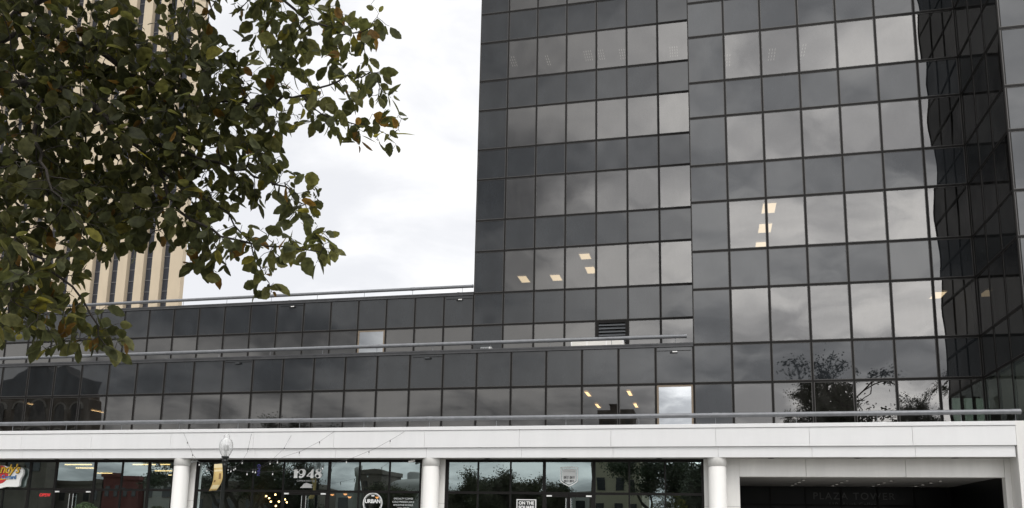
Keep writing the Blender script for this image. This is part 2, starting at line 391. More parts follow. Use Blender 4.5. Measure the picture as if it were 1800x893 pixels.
# louvre in the left tower
b = MB(); x0, x1, z0, z1 = -3 * M + .03, -2 * M - .03, 9.43, 11.56
b.box(x0, x1, YA + .12, YA + .16, z0, z1); b.box(x0, x0 + .10, YA - .01, YA + .12, z0, z1); b.box(x1 - .10, x1, YA - .01, YA + .12, z0, z1); b.box(x0, x1, YA - .008, YA + .12, z1 - .08, z1)
o = b.build('louvre_vent', 'bronze_frame', left_wall)
b = MB()
zz = z0 + .1
while zz < z1 - .15:
    b.raw([(x0 + .10, YA - .0, zz), (x1 - .10, YA - .0, zz), (x1 - .10, YA + .11, zz + .10), (x0 + .10, YA + .11, zz + .10), (x0 + .10, YA - .0, zz + .05), (x1 - .10, YA - .0, zz + .05), (x1 - .10, YA + .11, zz + .15), (x0 + .10, YA + .11, zz + .15)],
          [(0, 3, 2, 1), (4, 5, 6, 7), (0, 1, 5, 4), (1, 2, 6, 5), (2, 3, 7, 6), (3, 0, 4, 7)]); zz += .165
o2 = b.build('louvre_blades', 'louvre_metal', left_wall)
# side walls, roofs, cappings
b = MB()
b.box(-7 * M + .003, -7 * M + .12, YA + .11, YA + 16, 9.3, 36.05); b.box(.003, .12, .11, YA + 6, 5.4, 36.05)
b.box(7 * M + .11, 7 * M + .2, .2, .3, 5.4, 36.0)
b.build('side_wall', 'spandrel_glass', bld)
b = MB()
b.box(-NS1 * M, .0, .11, YA + .3, 9.12, 9.26); b.box(-(7 + NS2) * M, -7 * M, YA + .11, YA + 16, 13.05, 13.21)
b.box(-7 * M, 0, YA + .11, YA + 16, 35.85, 36.0); b.box(.13, 16 * M, .11, YA + 12, 35.85, 36.0); b.box(7 * M + .1, 13 * M, -3 * M + .11, .1, 35.85, 36.0)
b.build('flat_roof', 'roof_gravel', bld)
b = MB()
b.box(-NS1 * M, -.004, -.06, .25, 9.30, 9.37); b.box(-(7 + NS2) * M, -7 * M - .004, YA - .06, YA + .25, 13.25, 13.32)
b.box(-NS1 * M, -.004, -.045, -.018, 9.20, 9.30); b.box(-(7 + NS2) * M, -7 * M - .004, YA - .045, YA - .018, 13.15, 13.25)
b.build('roof_capping', 'capping', bld, bevel=.006)
# interiors seen through the glass: floor slabs, ceilings, back walls
b = MB()
def interior(x0, x1, y0, y1, zs_slabs, zb, zt):
    for a, c in zs_slabs:
        b.cur = 1; b.box(x0 + .05, x1 - .05, y0 + .14, y1, a + .0, a + .05)          # ceiling underside
        b.cur = 0; b.box(x0 + .05, x1 - .05, y0 + .14, y1, a + .05, c)
    b.cur = 0; b.box(x0 + .05, x1 - .05, y1, y1 + .1, zb, zt); b.box(x0 + .01, x0 + .049, (y0 if x0 < 10 else .4) + .14, y1 + .1, zb, zt); b.box(x1 - .049, x1 - .01, y0 + .14, y1 + .1, zb, zt)
sl = [(ROWS[k] - .10, ROWS[k + 1] - .3) for k in range(0, 15, 2)]
interior(.2, 7 * M - .1, 0, 10, sl, 5.4, 36); interior(-7 * M + .15, -.05, YA, YA + 11, sl[1:], 9.3, 36)
interior(7 * M + .20, 13 * M, -3 * M, 9, sl, 5.4, 36)
interior(-NS1 * M, 0, 0, YA + 6, sl[:1], 5.1, 9.1); interior(-(7 + NS2) * M, -7 * M, YA, YA + 10, sl[1:2], 9.35, 13.0)
b.build('interior_floors', ['interior_dark', 'interior_ceiling'], bld)

# ---- podium
def lab(o, s): o['label'] = s; return o
YF = -4.60
JX = [-42.0, -38.4, -34.9, -31.2, -27.62, -24.22, -20.53, -16.86, -13.46, -9.81, -6.19, -2.86, .76, 3.83, 7.05, 10.12]
XL, XR = -45.0, 10.12
b = MB(); edges = [XL] + JX
for i in range(len(edges) - 1):
    g = .0035; x0, x1 = edges[i] + g, edges[i + 1] - g
    b.box(x0, x1 if i < len(edges) - 2 else XR, YF, YF + .05, 4.642, 5.275)
b.build('upper_fascia', 'white_panel', bld, bevel=.006)
b = MB()
for i in range(len(edges) - 1):
    g = .003; x0, x1 = edges[i] + g + .07, edges[i + 1] - g + .07
    if i == 0: x0 = XL
    if i == len(edges) - 2: x1 = XR - .03
    b.box(x0, x1, YF + .07, YF + .12, 4.27, 4.639)
b.build('lower_fascia', 'white_panel', bld, bevel=.006)
b = MB(); b.box(XL, XR, YF - .03, YF + .35, 5.285, 5.42); b.build('parapet_coping', 'white_panel', bld, bevel=.01)
b = MB(); b.box(XL, XR - .05, YF + .055, YF + .16, 4.645, 5.28); b.box(XL, XR - .04, YF + .125, YF + .2, 4.285, 4.64); b.build('fascia_backing', 'joint_dark', bld)
b = MB(); b.box(XL, XR - .01, YF + .13, -3.6, 4.275, 4.32); b.build('soffit', 'soffit', bld)
b = MB(); b.box(XL, XR + 3, YF + .21, -.15, 4.9, 5.0); b.build('terrace_deck', 'roof_gravel', bld)
for dxs in (-26.2, -23.8, -18.4, -12.9, -7.5, -4.6, -1.2, 2.6, 5.4, 8.4):            # soffit downlight trims
    b = MB(); b.lathe([(.05, 0), (.11, 0), (.11, -.012), (.05, -.012)], (dxs, -4.12, 4.274), 16); b.build('soffit_downlight', 'black_plastic', bld)
# end pylon
b = MB(); b.box(10.12, 16.5, YF - .012, -3.76, 0.5, 5.425); lab(b.build('end_pylon', 'white_stone', bld, bevel=.012), 'broad white stone end pier of the podium')
# columns and pilasters
for cx in (-41.5, -30.8, -20.17, -9.63, .785):
    b = MB(); r = .305
    b.lathe([(r + .04, FL), (r + .04, FL + .2), (r, FL + .22), (r, 3.965), (r - .018, 3.968), (r - .018, 3.99), (r + .012, 3.995), (r + .012, 4.274)], (cx, -4.215, 0), 48)
    b.build('column', 'white_stone', bld)
PIL = [(-31.6, -30.2), (-20.78, -19.78), (-10.13, -9.20), (.33, 1.545)]
for x0, x1 in PIL:
    b = MB(); zj = 2.62
    b.box(x0, x1, -3.84, -3.5, FL, zj - .006); b.box(x0, x1, -3.84, -3.5, zj + .006, 4.274); b.cur = 1; b.box(x0 + .02, x1 - .02, -3.83, -3.5, zj - .006, zj + .006)
    b.build('pilaster', ['white_stone', 'joint_dark'], bld)
# entrance beam, recess
b = MB()
for x0, x1 in ((1.55, 3.755), (3.765, 6.935), (6.945, 9.93), (9.94, 10.118)): b.box(x0, x1, -3.84, -3.5, 3.66 if x0 < 9.9 else FL, 4.274)
b.build('entrance_beam', 'white_stone', bld, bevel=.004)
b = MB(); b.box(1.3, 10.1, -3.5, 2.75, 3.70, 3.80); b.build('entrance_ceiling', 'soffit', bld)
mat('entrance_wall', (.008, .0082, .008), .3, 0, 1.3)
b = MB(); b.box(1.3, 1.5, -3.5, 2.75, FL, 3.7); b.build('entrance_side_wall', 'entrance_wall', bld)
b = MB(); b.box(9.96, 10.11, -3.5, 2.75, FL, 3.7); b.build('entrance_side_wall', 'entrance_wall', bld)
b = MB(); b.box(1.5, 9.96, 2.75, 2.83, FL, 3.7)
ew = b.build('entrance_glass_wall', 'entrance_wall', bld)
b = MB()
for x_ in (1.6, 3.0, 4.4, 5.8, 7.2, 8.6, 9.86): b.box(x_ - .03, x_ + .03, 2.70, 2.752, FL, 3.695)
b.box(1.51, 9.95, 2.705, 2.751, 2.9, 2.97); b.build('mullion', 'bronze_frame', ew)
for x_, y_ in [(3.83, 1.91), (3.85, .75), (3.88, -.33), (3.91, -1.55), (5.40, 1.95), (5.41, .95), (5.43, -.15), (5.45, -1.33), (6.93, 2.0), (6.94, .88), (6.94, -.17), (6.96, -1.32), (8.51, 2.0), (8.54, 1.0), (8.56, -.17), (8.6, -1.34)]:
    b = MB(); b.lathe([(.0, -.006), (.065, -.006), (.085, -.012), (.085, 0)], (x_, y_, 3.698), 14); b.cur = 1; b.lathe([(.0, -.013), (.06, -.013)], (x_, y_, 3.698), 12)
    b.build('recessed_downlight', ['black_plastic', 'downlight_lens'], bld)

# ---- shop fronts
YS = -3.80
def shopfront(mull, door, thick, left, right):
    """frame mesh with window panes; door: (x0,x1)"""
    b = MB(); TZ = 3.03
    b.box(left, right, YS - .03, YS + .06, 4.165, 4.272)
    for x in mull:
        w = .055 if x in thick else .028
        if x == left: a, c = x + .001, x + .13
        elif x == right: a, c = x - .09, x - .001
        else: a, c = x - w, x + w
        b.box(a, c, YS - .025, YS + .055, FL, 4.165)
    for i in range(len(mull) - 1):
        b.box(mull[i] + .02, mull[i + 1] - .02, YS - .018, YS + .05, TZ - .045, TZ + .045)
        if (mull[i], mull[i + 1]) != door: b.box(mull[i] + .02, mull[i + 1] - .02, YS - .018, YS + .05, FL, FL + .12)
    fr = b.build('shopfront_frame', 'bronze_frame', bld)
    for i in range(len(mull) - 1):
        x0, x1 = mull[i], mull[i + 1]
        for z0, z1 in ((TZ, 4.19), (FL + .1, TZ)):
            if (x0, x1) == door and z0 < 2: continue
            b = MB(); k = 5; q = random.gauss(0, .0016); q2 = random.gauss(0, .0013); bw = random.uniform(.0003, .0014)
            vs = [(x0 + (x1 - x0) * i_ / (k - 1), YS + .012 + q * (i_ / (k - 1) - .5) + q2 * (j_ / (k - 1) - .5) + bw * 16 * (i_ / 4) * (1 - i_ / 4) * (j_ / 4) * (1 - j_ / 4), z0 + (z1 - z0) * j_ / (k - 1)) for j_ in range(k) for i_ in range(k)]
            b.raw(vs, [(j * k + i_, j * k + i_ + 1, (j + 1) * k + i_ + 1, (j + 1) * k + i_) for j in range(k - 1) for i_ in range(k - 1)], True)
            b.build('shop_window', 'shop_glass', fr)
    x0, x1 = door; xm = (x0 + x1) / 2
    for a, c, hx in ((x0 + .04, xm - .006, xm - .09), (xm + .006, x1 - .04, xm + .09)):
        b = MB(); s = .055
        b.box(a, a + s, YS - .03, YS + .02, FL + .02, TZ - .05); b.box(c - s, c, YS - .03, YS + .02, FL + .02, TZ - .05)
        b.box(a + s, c - s, YS - .03, YS + .02, TZ - .14, TZ - .05); b.box(a + s, c - s, YS - .03, YS + .02, FL + .02, FL + .25)
        b.cur = 1; b.face([(a + s, YS - .004, FL + .25), (c - s, YS - .004, FL + .25), (c - s, YS - .004, TZ - .14), (a + s, YS - .004, TZ - .14)])
        d = b.build('door', ['bronze_frame', 'shop_glass'], bld)
        h = MB(); h.tube([(hx, YS - .10, FL + .5), (hx, YS - .10, TZ - .18)], .017, 10); h.tube([(hx + (.035 if hx > xm else -.035), YS + .05, FL + .5), (hx + (.035 if hx > xm else -.035), YS + .05, TZ - .2)], .014, 8)
        for z in (FL + .7, TZ - .3): h.tube([(hx, YS - .10, z), (hx, YS - .03, z)], .010, 8)
        h.build('door_handle', 'chrome', d)
        h = MB(); cx = a + .16 if hx < xm else c - .34
        h.box(cx - .09 if hx < xm else cx + .1, cx + .10 if hx < xm else cx + .3, YS - .075, YS - .032, TZ - .125, TZ - .07); h.build('door_closer', 'white_plastic', d)
    return fr
shopfront([-30.2, -29.0, -27.73, -26.44, -24.54, -23.23, -21.96, -20.78], (-26.44, -24.54), {-27.73, -26.44, -24.54, -21.96}, -30.2, -20.78)
shopfront([-19.78, -18.55, -17.21, -15.89, -13.94, -12.68, -11.44, -10.13], (-15.89, -13.94), {-13.94}, -19.78, -10.13)
shopfront([-9.20, -7.92, -6.67, -5.40, -3.56, -2.29, -1.02, .33], (-5.40, -3.56), {-5.40, -3.56}, -9.20, .33)
shopfront([-41.0, -39.0, -37.0, -35.0, -33.2, -31.6], (-37.0, -35.0), {-37.0}, -41.0, -31.6)
# shop interiors
b = MB()
for x0, x1 in ((-41, -31.6), (-30.3, -20.5), (-20.1, -9.9), (-9.5, .6)):
    b.cur = 0; b.box(x0, x0 + .1, YS + .2, 7, FL, 4.25); b.box(x1 - .1, x1, YS + .2, 7, FL, 4.25); b.box(x0, x1, 7, 7.1, FL, 4.25)
    b.cur = 1; b.box(x0, x1, YS + .1, 7, 4.2, 4.27)
b.cur = 2; b.box(-28.5, -21, 5.0, 5.1, FL, 3.1); b.cur = 3; b.box(-23.8, -21.6, 4.85, 4.95, FL, 2.9); b.cur = 0; b.box(-16, -11, 3.5, 4.2, FL, 1.6)
b.build('shop_interior', ['interior_dark', 'interior_dark', 'interior_tan', 'interior_red'], bld)

# ------------------------------------------------------------------ guard rails
def rail(y, z, x0, x1, posts, zb, label, sleeves):
    t = thing('guard_rail', label, 'railing', (x1, y, zb), 'pipe rails along the roof edges')
    b = MB(); r = .082
    b.tube([(x0, y, z), (x1, y, z)], r, 18)
    b.tube([(x1 - .02, y, z), (x1 + .03, y, z)], r + .008, 18)
    for s in sleeves: b.tube([(s - .11, y, z), (s + .11, y, z)], r + .007, 18, True)
    b.build('rail_tube', 'rail_metal', t)
    for p in posts:
        b = MB(); b.tube([(p, y, zb), (p, y, z)], .011, 8); b.box(p - .06, p + .06, y - .05, y + .05, zb - .005, zb + .02); b.build('post', 'rail_metal', t)
    return t
P1 = [-41.6, -38.9, -36.25, -33.6, -30.93, -28.28, -25.62, -22.96, -20.29, -17.66, -15.0, -12.32, -9.69, -7.09, -4.5, -1.88, .77, 3.45, 6.02, 8.59, 10.2]
rail(YF + .15, 5.745, -44, 10.33, P1, 5.42, 'long grey pipe rail on top of the white parapet', P1[::2])
P2 = [-.72 - 2.62 * k for k in range(15)]
rail(.12, 9.675, -39, -.28, P2, 9.37, 'grey pipe rail on the roof edge of the lower dark storey', P2[2::3])
P3 = [-11.3 - 2.62 * k for k in range(13)]
rail(YA + .12, 13.66, -46, -10.77, P3, 13.32, 'grey pipe rail on the upper roof edge against the sky', P3[1::3])

# ------------------------------------------------------------------ lit ceiling panels and tubes inside
def ceil_light(x0, x1, y0, y1, z, m, label, group):
    t = MB(); t.box(x0, x1, y0, y1, z - .02, z + .0); o = t.build('ceiling_light', m)
    f = MB(); e = .03
    f.box(x0 - e, x0, y0 - e, y1 + e, z - .025, z + .004); f.box(x1, x1 + e, y0 - e, y1 + e, z - .025, z + .004); f.box(x0, x1, y0 - e, y0, z - .025, z + .004); f.box(x0, x1, y1, y1 + e, z - .025, z + .004)
    fo = f.build('lamp_trim', 'white_plastic', None); fo.parent = o
    return tag(o, label, 'ceiling light', group)
G = 'lit ceiling panels behind the tower glass'
zA = 15.39 - .125
ceil_light(-9.34, -8.87, 8.45, 9.63, zA, 'lamp_panel', 'lit ceiling panel behind the second window from the left tower edge', G)
ceil_light(-7.58, -7.06, 8.52, 9.58, zA, 'lamp_panel', 'lit ceiling panel behind the third window from the left tower edge', G)
ceil_light(-5.52, -5.02, 5.33, 6.18, zA, 'lamp_panel', 'upper of two lit ceiling panels in one window of the left tower', G)
ceil_light(-5.53, -5.06, 7.46, 8.58, zA, 'lamp_panel', 'lower of two lit ceiling panels in one window of the left tower', G)
ceil_light(2.95, 3.48, .25, 1.37, zA, 'lamp_panel', 'topmost of three lit ceiling panels stacked by a mullion in the right tower', G)
ceil_light(2.94, 3.48, 2.66, 3.80, zA, 'lamp_panel', 'middle of three lit ceiling panels stacked by a mullion in the right tower', G)
ceil_light(2.92, 3.45, 5.08, 6.10, zA, 'lamp_panel', 'lowest of three lit ceiling panels stacked by a mullion in the right tower', G)
ceil_light(9.57, 10.0, 1.40, 2.40, 11.6 - .125, 'lamp_panel', 'lit ceiling panel beside the inner corner of the right tower', G)
zS = 7.67 - .125; G2 = 'warm ceiling lights in the lower storey'
ceil_light(-4.57, -4.42, .66, 1.86, zS, 'lamp_panel_bright', 'upper warm ceiling light in the left of two lit windows above the parapet', G2)
ceil_light(-4.57, -4.43, 4.12, 5.38, zS, 'lamp_panel_bright', 'lower warm ceiling light in the left of two lit windows above the parapet', G2)
ceil_light(-2.78, -2.63, .64, 1.88, zS, 'lamp_panel_bright', 'upper warm ceiling light in the lit window next to the pale window', G2)
ceil_light(-2.80, -2.66, 4.14, 5.40, zS, 'lamp_panel_bright', 'lower warm ceiling light in the lit window next to the pale window', G2)
o = ceil_light(-31.16, -31.04, 3.5, 4.45, zS, 'lamp_panel_bright', 'slanting warm tube light in the lower storey over the custard shop', G2)
ceil_light(-32.88, -32.78, .9, 1.4, zS, 'lamp_panel_bright', 'short warm light at the far left of the lower storey', G2)
G3 = 'louvred ceiling lights in the upper tower windows'
def louvre_light(x, y, z, nbar, label):
    b = MB()
    for k in range(nbar):
        for q in range(4): b.box(x - .22 + .12 * k, x - .19 + .12 * k, y - .5 + .27 * q, y - .36 + .27 * q, z - .02, z)
    o = b.build('louvre_light', 'louvre_tube'); tag(o, label, 'ceiling light', G3)
for x, y, k, s in ((-9.22, 6.34, 3, 'first'), (-7.3, 6.61, 2, 'second'), (-5.23, 6.57, 4, 'third'), (-4.48, 6.61, 3, 'fourth'), (-3.38, 6.77, 3, 'fifth'), (-.78, 7.06, 4, 'sixth')):
    louvre_light(x, y, 26.8 - .13, k, s + ' pale louvred light from the left in the upper windows of the left tower')
for x, y, k, s in ((1.8, 1.94, 3, 'leftmost'), (3.74, 1.85, 3, 'middle'), (5.14, 1.76, 2, 'rightmost')):
    louvre_light(x, y, 22.99 - .13, k, s + ' of three pale louvred lights in the upper windows of the right tower')
# tube lights in the custard shop
G4 = 'yellow tube lights in the custard shop'
TUB = [(-26.44, -25.1, -3.35, 4.13, 'tube light above the custard shop doors, nearest the glass'), (-27.5, -26.55, -1.43, 4.13, 'second tube light behind the glass left of the custard shop doors'), (-29.2, -28.2, 1.9, 4.13, 'tube light deep inside the custard shop behind the open sign'),
       (-23.06, -21.98, -3.4, 4.13, 'long tube light at the top right of the custard shop'), (-21.75, -21.3, -3.4, 4.13, 'short tube light beside the white column in the custard shop'), (-24.6, -23.0, .22, 4.13, 'middle tube light of three near the white column'), (-25.9, -24.2, 3.14, 4.13, 'lowest tube light of three near the white column')]
for x0, x1, y, z, s in TUB:
    b = MB(); b.tube([(x0, y, z - .025), (x1, y, z - .025)], .02, 8); o = b.build('tube_light', 'shop_tube'); tag(o, 'yellow ' + s, 'tube light', G4)
    f = MB(); f.box(x0 - .02, x1 + .02, y - .05, y + .05, z, z + .05); fo = f.build('housing', 'white_plastic'); fo.parent = o
# pendants in the coffee shop
PEND = [(-20.82, 1.5, 3.09), (-21.66, 3, 3.01), (-20.28, 2.2, 2.96), (-19.53, 1.5, 3.04), (-20.31, 3, 3.06), (-19.76, 2.2, 2.97), (-19.28, 1.5, 2.79), (-21.11, 3, 2.8), (-19.45, 2.2, 3.14), (-18.87, 1.5, 2.79), (-19.36, 3, 2.95), (-18.84, 2.2, 2.79), (-19.01, 1.5, 2.59), (-21.49, 3, 2.54), (-20.05, 2.2, 3.35)]
b = MB(); b.tube([(0, 0, 0), (0, 0, 1.0)], .004, 5); cord = b
def pendant(x, y, z, m, r, label, group, shade=False):
    t = thing('pendant_lamp', label, 'pendant lamp', (x, y, z), group)
    c = MB(); c.tube([(x, y, z + r), (x, y, 4.2)], .006, 5); c.build('cord', 'black_plastic', t)
    s = MB(); s.lathe([(r * math.sin(math.pi * k / 8), -r * math.cos(math.pi * k / 8)) for k in range(9)], (x, y, z), 12); s.build('bulb', m, t)
    if shade:
        h = MB(); h.lathe([(r * .5, r * 1.5), (r * 1.3, r * .6), (r * 1.4, -.1 * r)], (x, y, z), 14); h.build('lamp_shade', 'rust', t)
XO = 1.6   # the coffee shop's room starts right of the column
for k, (x, y, z) in enumerate(PEND):
    pendant(x, y, z, 'bulb_warm', .045, 'small glowing warm globe bulb hanging in a cluster inside the dark coffee shop', 'globe bulbs in the coffee shop')
for k, (x, y, z) in enumerate([(-16.0, 1.0, 3.14), (-15.37, 1.0, 3.17), (-15.16, 1.0, 3.04), (-13.85, 1.0, 3.04)]):
    pendant(x, y, z, 'bulb_orange', .085, 'orange pendant lamp ' + ['right beside the coffee shop door frame', 'right of the coffee shop doors, higher of a pair', 'right of the coffee shop doors, lower of a pair', 'above the round urban sign'][k], 'shaded pendant lamps in the coffee shop', True)

# ------------------------------------------------------------------ things on the roof terraces and walls
t = thing('rooftop_unit', 'white rooftop air unit with two rust-brown round tops behind the pipe rail', 'air conditioner', (-4.1, 2.2, 9.26))
b = MB(); b.box(-5.3, -3.0, 1.7, 2.8, 9.30, 9.98); b.build('casing', 'unit_white', t, bevel=.015)
for x in (-5.29, -4.6, -3.75, -3.01): 
    b = MB(); b.box(x - .025, x + .025, 1.685, 1.70, 9.32, 9.97); b.build('corner_trim', 'sign_white', t)
for x in (-4.66, -3.55):
    b = MB(); b.lathe([(.50, 0), (.50, .03), (.40, .10), (.22, .15), (.0, .165)], (x, 2.2, 9.98), 24); b.build('round_top', 'rust', t)
t = thing('roof_vent', 'small grey louvred vent box on the lower roof edge', 'roof vent', (-9.0, 1.2, 9.26))
b = MB(); b.box(-9.44, -8.62, 1.0, 1.5, 9.27, 9.56); b.box(-9.30, -8.78, 1.06, 1.44, 9.56, 9.70); b.build('casing', 'zinc', t, bevel=.02)
b = MB()
for k in range(7): b.box(-9.40 + .075 * k, -9.37 + .075 * k, .985, 1.0, 9.50, 9.66)
b.build('grille', 'black_plastic', t)
b = MB(); b.box(-8.86, -8.78, .985, 1.058, 9.57, 9.69); b.build('bright_trim', 'sign_white', t)
for k in range(2):
    x = (-20.9, -11.6)[k]
    b = MB(); b.lathe([(.0, .16), (.1, .16), (.13, .12), (.13, .02), (.05, 0), (.05, -.05)], (x, YA + .5, 13.32), 12); b.lathe([(.0, .14), (.09, .14), (.12, .1), (.12, 0)], (x + .3, YA + .5, 13.32), 12)
    tag(b.build('floodlight', 'zinc'), ['small grey floodlight pair on the upper roof edge near the middle of the rail', 'small grey floodlight pair on the upper roof edge beside the left tower'][k], 'floodlight', 'floodlights on the upper roof')
def wall_light(x, y, z, label, lit):
    t = thing('wall_light', label, 'wall light', (x, y, z), 'wall lights on the dark panels')
    b = MB(); b.box(x - .15, x + .15, y - .09, y - .017, z - .035, z + .035); b.build('housing', 'black_plastic', t, bevel=.01)
    b = MB(); b.box(x - .04 if lit else x - .12, x + .15 if lit else x + .1, y - .10, y - .091, z - .022, z + .022); b.build('lens', 'sign_white' if lit else 'louvre_metal', t)
    b = MB(); b.box(x - .7, x + .7, y - .0165, y - .012, z + .055, z + .07); b.build('panel_seam', 'bronze_frame', t)
for x, y, z, s, l in ((-20.57, 0, 9.05, 'low black wall light on the lower storey at the left', 0), (-11.37, 0, 9.03, 'low black wall light on the lower storey near its middle', 0), (-.79, 0, 8.99, 'wall light above the pale window next to the right tower', 1),
                   (-20.48, YA, 12.97, 'wall light with white lens on the upper storey, under the hanging leaves', 1), (-11.39, YA, 12.94, 'wall light with white lens on the upper storey next to the left tower', 1)):
    wall_light(x, y, z, s, l)
# camera by the second column
for x, s in ((-10.45, 'white security camera under the soffit left of the middle column'), (-19.68, 'small security camera under the soffit right of the left column')):
    t = thing('security_camera', s, 'camera', (x, -4.15, 4.27), 'security cameras under the soffit')
    b = MB(); b.tube([(x, -4.15, 4.274), (x, -4.15, 4.2)], .02, 8); b.build('bracket', 'zinc', t)
    b = MB(); b.tube([(x - .1, -4.2, 4.14), (x + .12, -4.12, 4.21)], [.04, .045], 12); b.build('body', 'sign_white' if x > -15 else 'zinc', t)

# ------------------------------------------------------------------ signs
# custard shop sign
t = thing('shop_sign', 'white cloud-shaped custard shop sign with yellow script on a red ball', 'shop sign', (-29.25, -3.95, 3.6))
pxs = [(0, 135), (40, 133), (80, 140), (120, 150), (155, 168), (185, 195), (212, 212), (238, 216), (252, 198), (270, 178), (305, 164), (335, 168), (358, 180), (376, 205), (388, 230), (393, 262), (389, 295), (375, 335), (358, 370), (351, 400), (350, 440), (351, 478), (345, 500), (328, 513), (300, 517), (240, 515), (190, 514), (150, 516), (118, 521), (92, 531), (60, 542), (30, 547), (0, 548)]
W = lambda a, b: (-29.17 + a / 10.145 * .0322, 4.00 + (142 - b) / 10.145 * .0241 * 1.0)
poly = [W(a, b_) for a, b_ in pxs]; poly += [W(-90 - a * 1.0, b_) for a, b_ in reversed(pxs)]
b = MB(); b.plate(poly[::-1], -3.98, -3.88); b.build('board', 'sign_white', t)
cx, cz = W(45, 300); r = 130 / 10.145 * .0322
b = MB(); b.plate([(cx - .05 + r * math.cos(a), cz + r * .93 * math.sin(a)) for a in [2 * math.pi * k / 40 for k in range(40)]], -3.996, -3.982); b.build('red_ball', 'sign_red', t)
sx, sz = W(-20, 305)
text('lettering', "Andy's", (-28.74, -4.004, 3.845), .53, 'sign_brown', t, shear=.25, spacing=.92, bold=.014, depth=.006)
text('lettering', "Andy's", (-28.76, -4.012, 3.857), .53, 'sign_yellow', t, shear=.25, spacing=.92, bold=.004, depth=.006)
xa, za = W(60, 385); xb, zb = W(210, 350)
b = MB(); b.plate([(xa, za - .02), (xb, zb - .06), (xb + .06, zb + .02), (xb - .05, zb - .005), (xa - .1, za + .015)], -4.012, -4.002); b.build('underline', 'sign_yellow', t)
sx, sz = W(-75, 458)
text('lettering', 'Frozen Custard', (-28.93, -4.004, 3.51), .235, 'sign_brown', t, spacing=.95, bold=.005, depth=.004)
text('lettering', 'Frozen Custard', (-28.942, -4.012, 3.52), .235, 'sign_blue', t, spacing=.95, bold=.003, depth=.004)
# neon open signs
tag(text('neon_sign', 'OPEN', (-27.08, -3.6, 2.79), .19, 'neon_red', depth=.012, shear=.25, spacing=1.1), 'red glowing neon open sign in the custard shop window', 'neon sign')
t = thing('neon_sign', 'dim violet neon open sign standing on end beside the coffee shop doors', 'neon sign', (-17.06, -3.7, 3.6))
text('letters', 'OPEN', (-17.06, -3.7, 3.87), .17, 'neon_violet', t, depth=.01, rot=math.pi / 2, spacing=1.1)
tag(text('neon_sign', 'OPEN', (-8.5, -3.6, 2.71), .17, 'neon_off', depth=.012, spacing=1.1), 'unlit grey open sign in the window left of the square sign', 'neon sign')
# 1948 fat numerals
def ring(b, cx, cz, rx, rz, ix, iz, ox, oz, y0, y1, a0=0, a1=360, n=40):
    """crescent between an outer and an offset inner ellipse"""
    for k in range(n):
        t0 = math.radians(a0 + (a1 - a0) * k / n); t1 = math.radians(a0 + (a1 - a0) * (k + 1) / n)
        o0, o1 = (cx + rx * math.cos(t0), cz + rz * math.sin(t0)), (cx + rx * math.cos(t1), cz + rz * math.sin(t1))
        i0, i1 = (cx + ox + ix * math.cos(t0), cz + oz + iz * math.sin(t0)), (cx + ox + ix * math.cos(t1), cz + oz + iz * math.sin(t1))
        b.face([(i0[0], y0, i0[1]), (o0[0], y0, o0[1]), (o1[0], y0, o1[1]), (i1[0], y0, i1[1])][::-1])
t = thing('shop_sign', 'large white fat numerals 1948 with small lettering below on the glass above the doors', 'shop sign', (-14.92, -3.83, 3.5))
y = YS - .012; H0, H1 = 3.545, 3.905
b = MB()
def poly2(pts): b.face([(x, y, z) for x, z in pts])
x = -15.50
poly2([(x + .06, H0), (x + .21, H0), (x + .21, H1 - .01), (x + .10, H1 - .02), (x + .06, H1 - .06)]); poly2([(x, H1 - .075), (x + .06, H1 - .085), (x + .06, H1 - .05), (x + .17, H1), (x + .10, H1 - .01)])
cx = -15.09; ring(b, cx, H1 - .125, .155, .125, .075, .085, -.055, .0, y, y)
y -= .003
poly2([(cx + .15, H1 - .14), (cx + .155, H1 - .10), (cx + .03, H1 - .12), (cx + .03, H0 + .12), (cx - .04, H0 + .05), (cx - .11, H0 + .03), (cx - .04, H0), (cx + .06, H0 + .04), (cx + .13, H0 + .13)]); y -= .003; ring(b, cx - .09, H0 + .045, .045, .045, .001, .001, 0, 0, y, y, n=16); y += .006
x = -14.88
poly2([(x + .15, H0), (x + .27, H0), (x + .27, H1), (x + .23, H1), (x + .15, H1 - .10)]); poly2([(x - .02, H0 + .085), (x + .04, H0 + .085), (x + .149, H1 - .15), (x + .149, H1 - .10)]); poly2([(x - .02, H0 + .06), (x + .149, H0 + .06), (x + .149, H0 + .09), (x - .02, H0 + .09)]); poly2([(x + .271, H0 + .06), (x + .31, H0 + .06), (x + .31, H0 + .09), (x + .271, H0 + .09)])
cx = -14.40; ring(b, cx, H1 - .085, .125, .085, .06, .05, .03, .022, y, y); ring(b, cx, H0 + .105, .145, .105, .07, .06, -.035, -.025, y, y)
y -= .004; poly2([(cx - .115, H1 - .10), (cx - .06, H1 - .05), (cx + .135, H0 + .10), (cx + .07, H0 + .045)]); y += .004
b.build('numerals', 'vinyl_white', t)
text('lettering', 'COFFEE & JUICE CO.', (-14.92, y - .004, 3.435), .085, 'vinyl_grey', t, depth=.001)
b = MB(); b.plate([(-15.15, 3.16), (-14.62, 3.16), (-14.68, 3.25), (-14.6, 3.28), (-14.78, 3.33), (-14.88, 3.36), (-15.0, 3.32), (-15.06, 3.24)], YS - .012, YS - .009); b.build('grey_emblem', 'vinyl_grey', t)
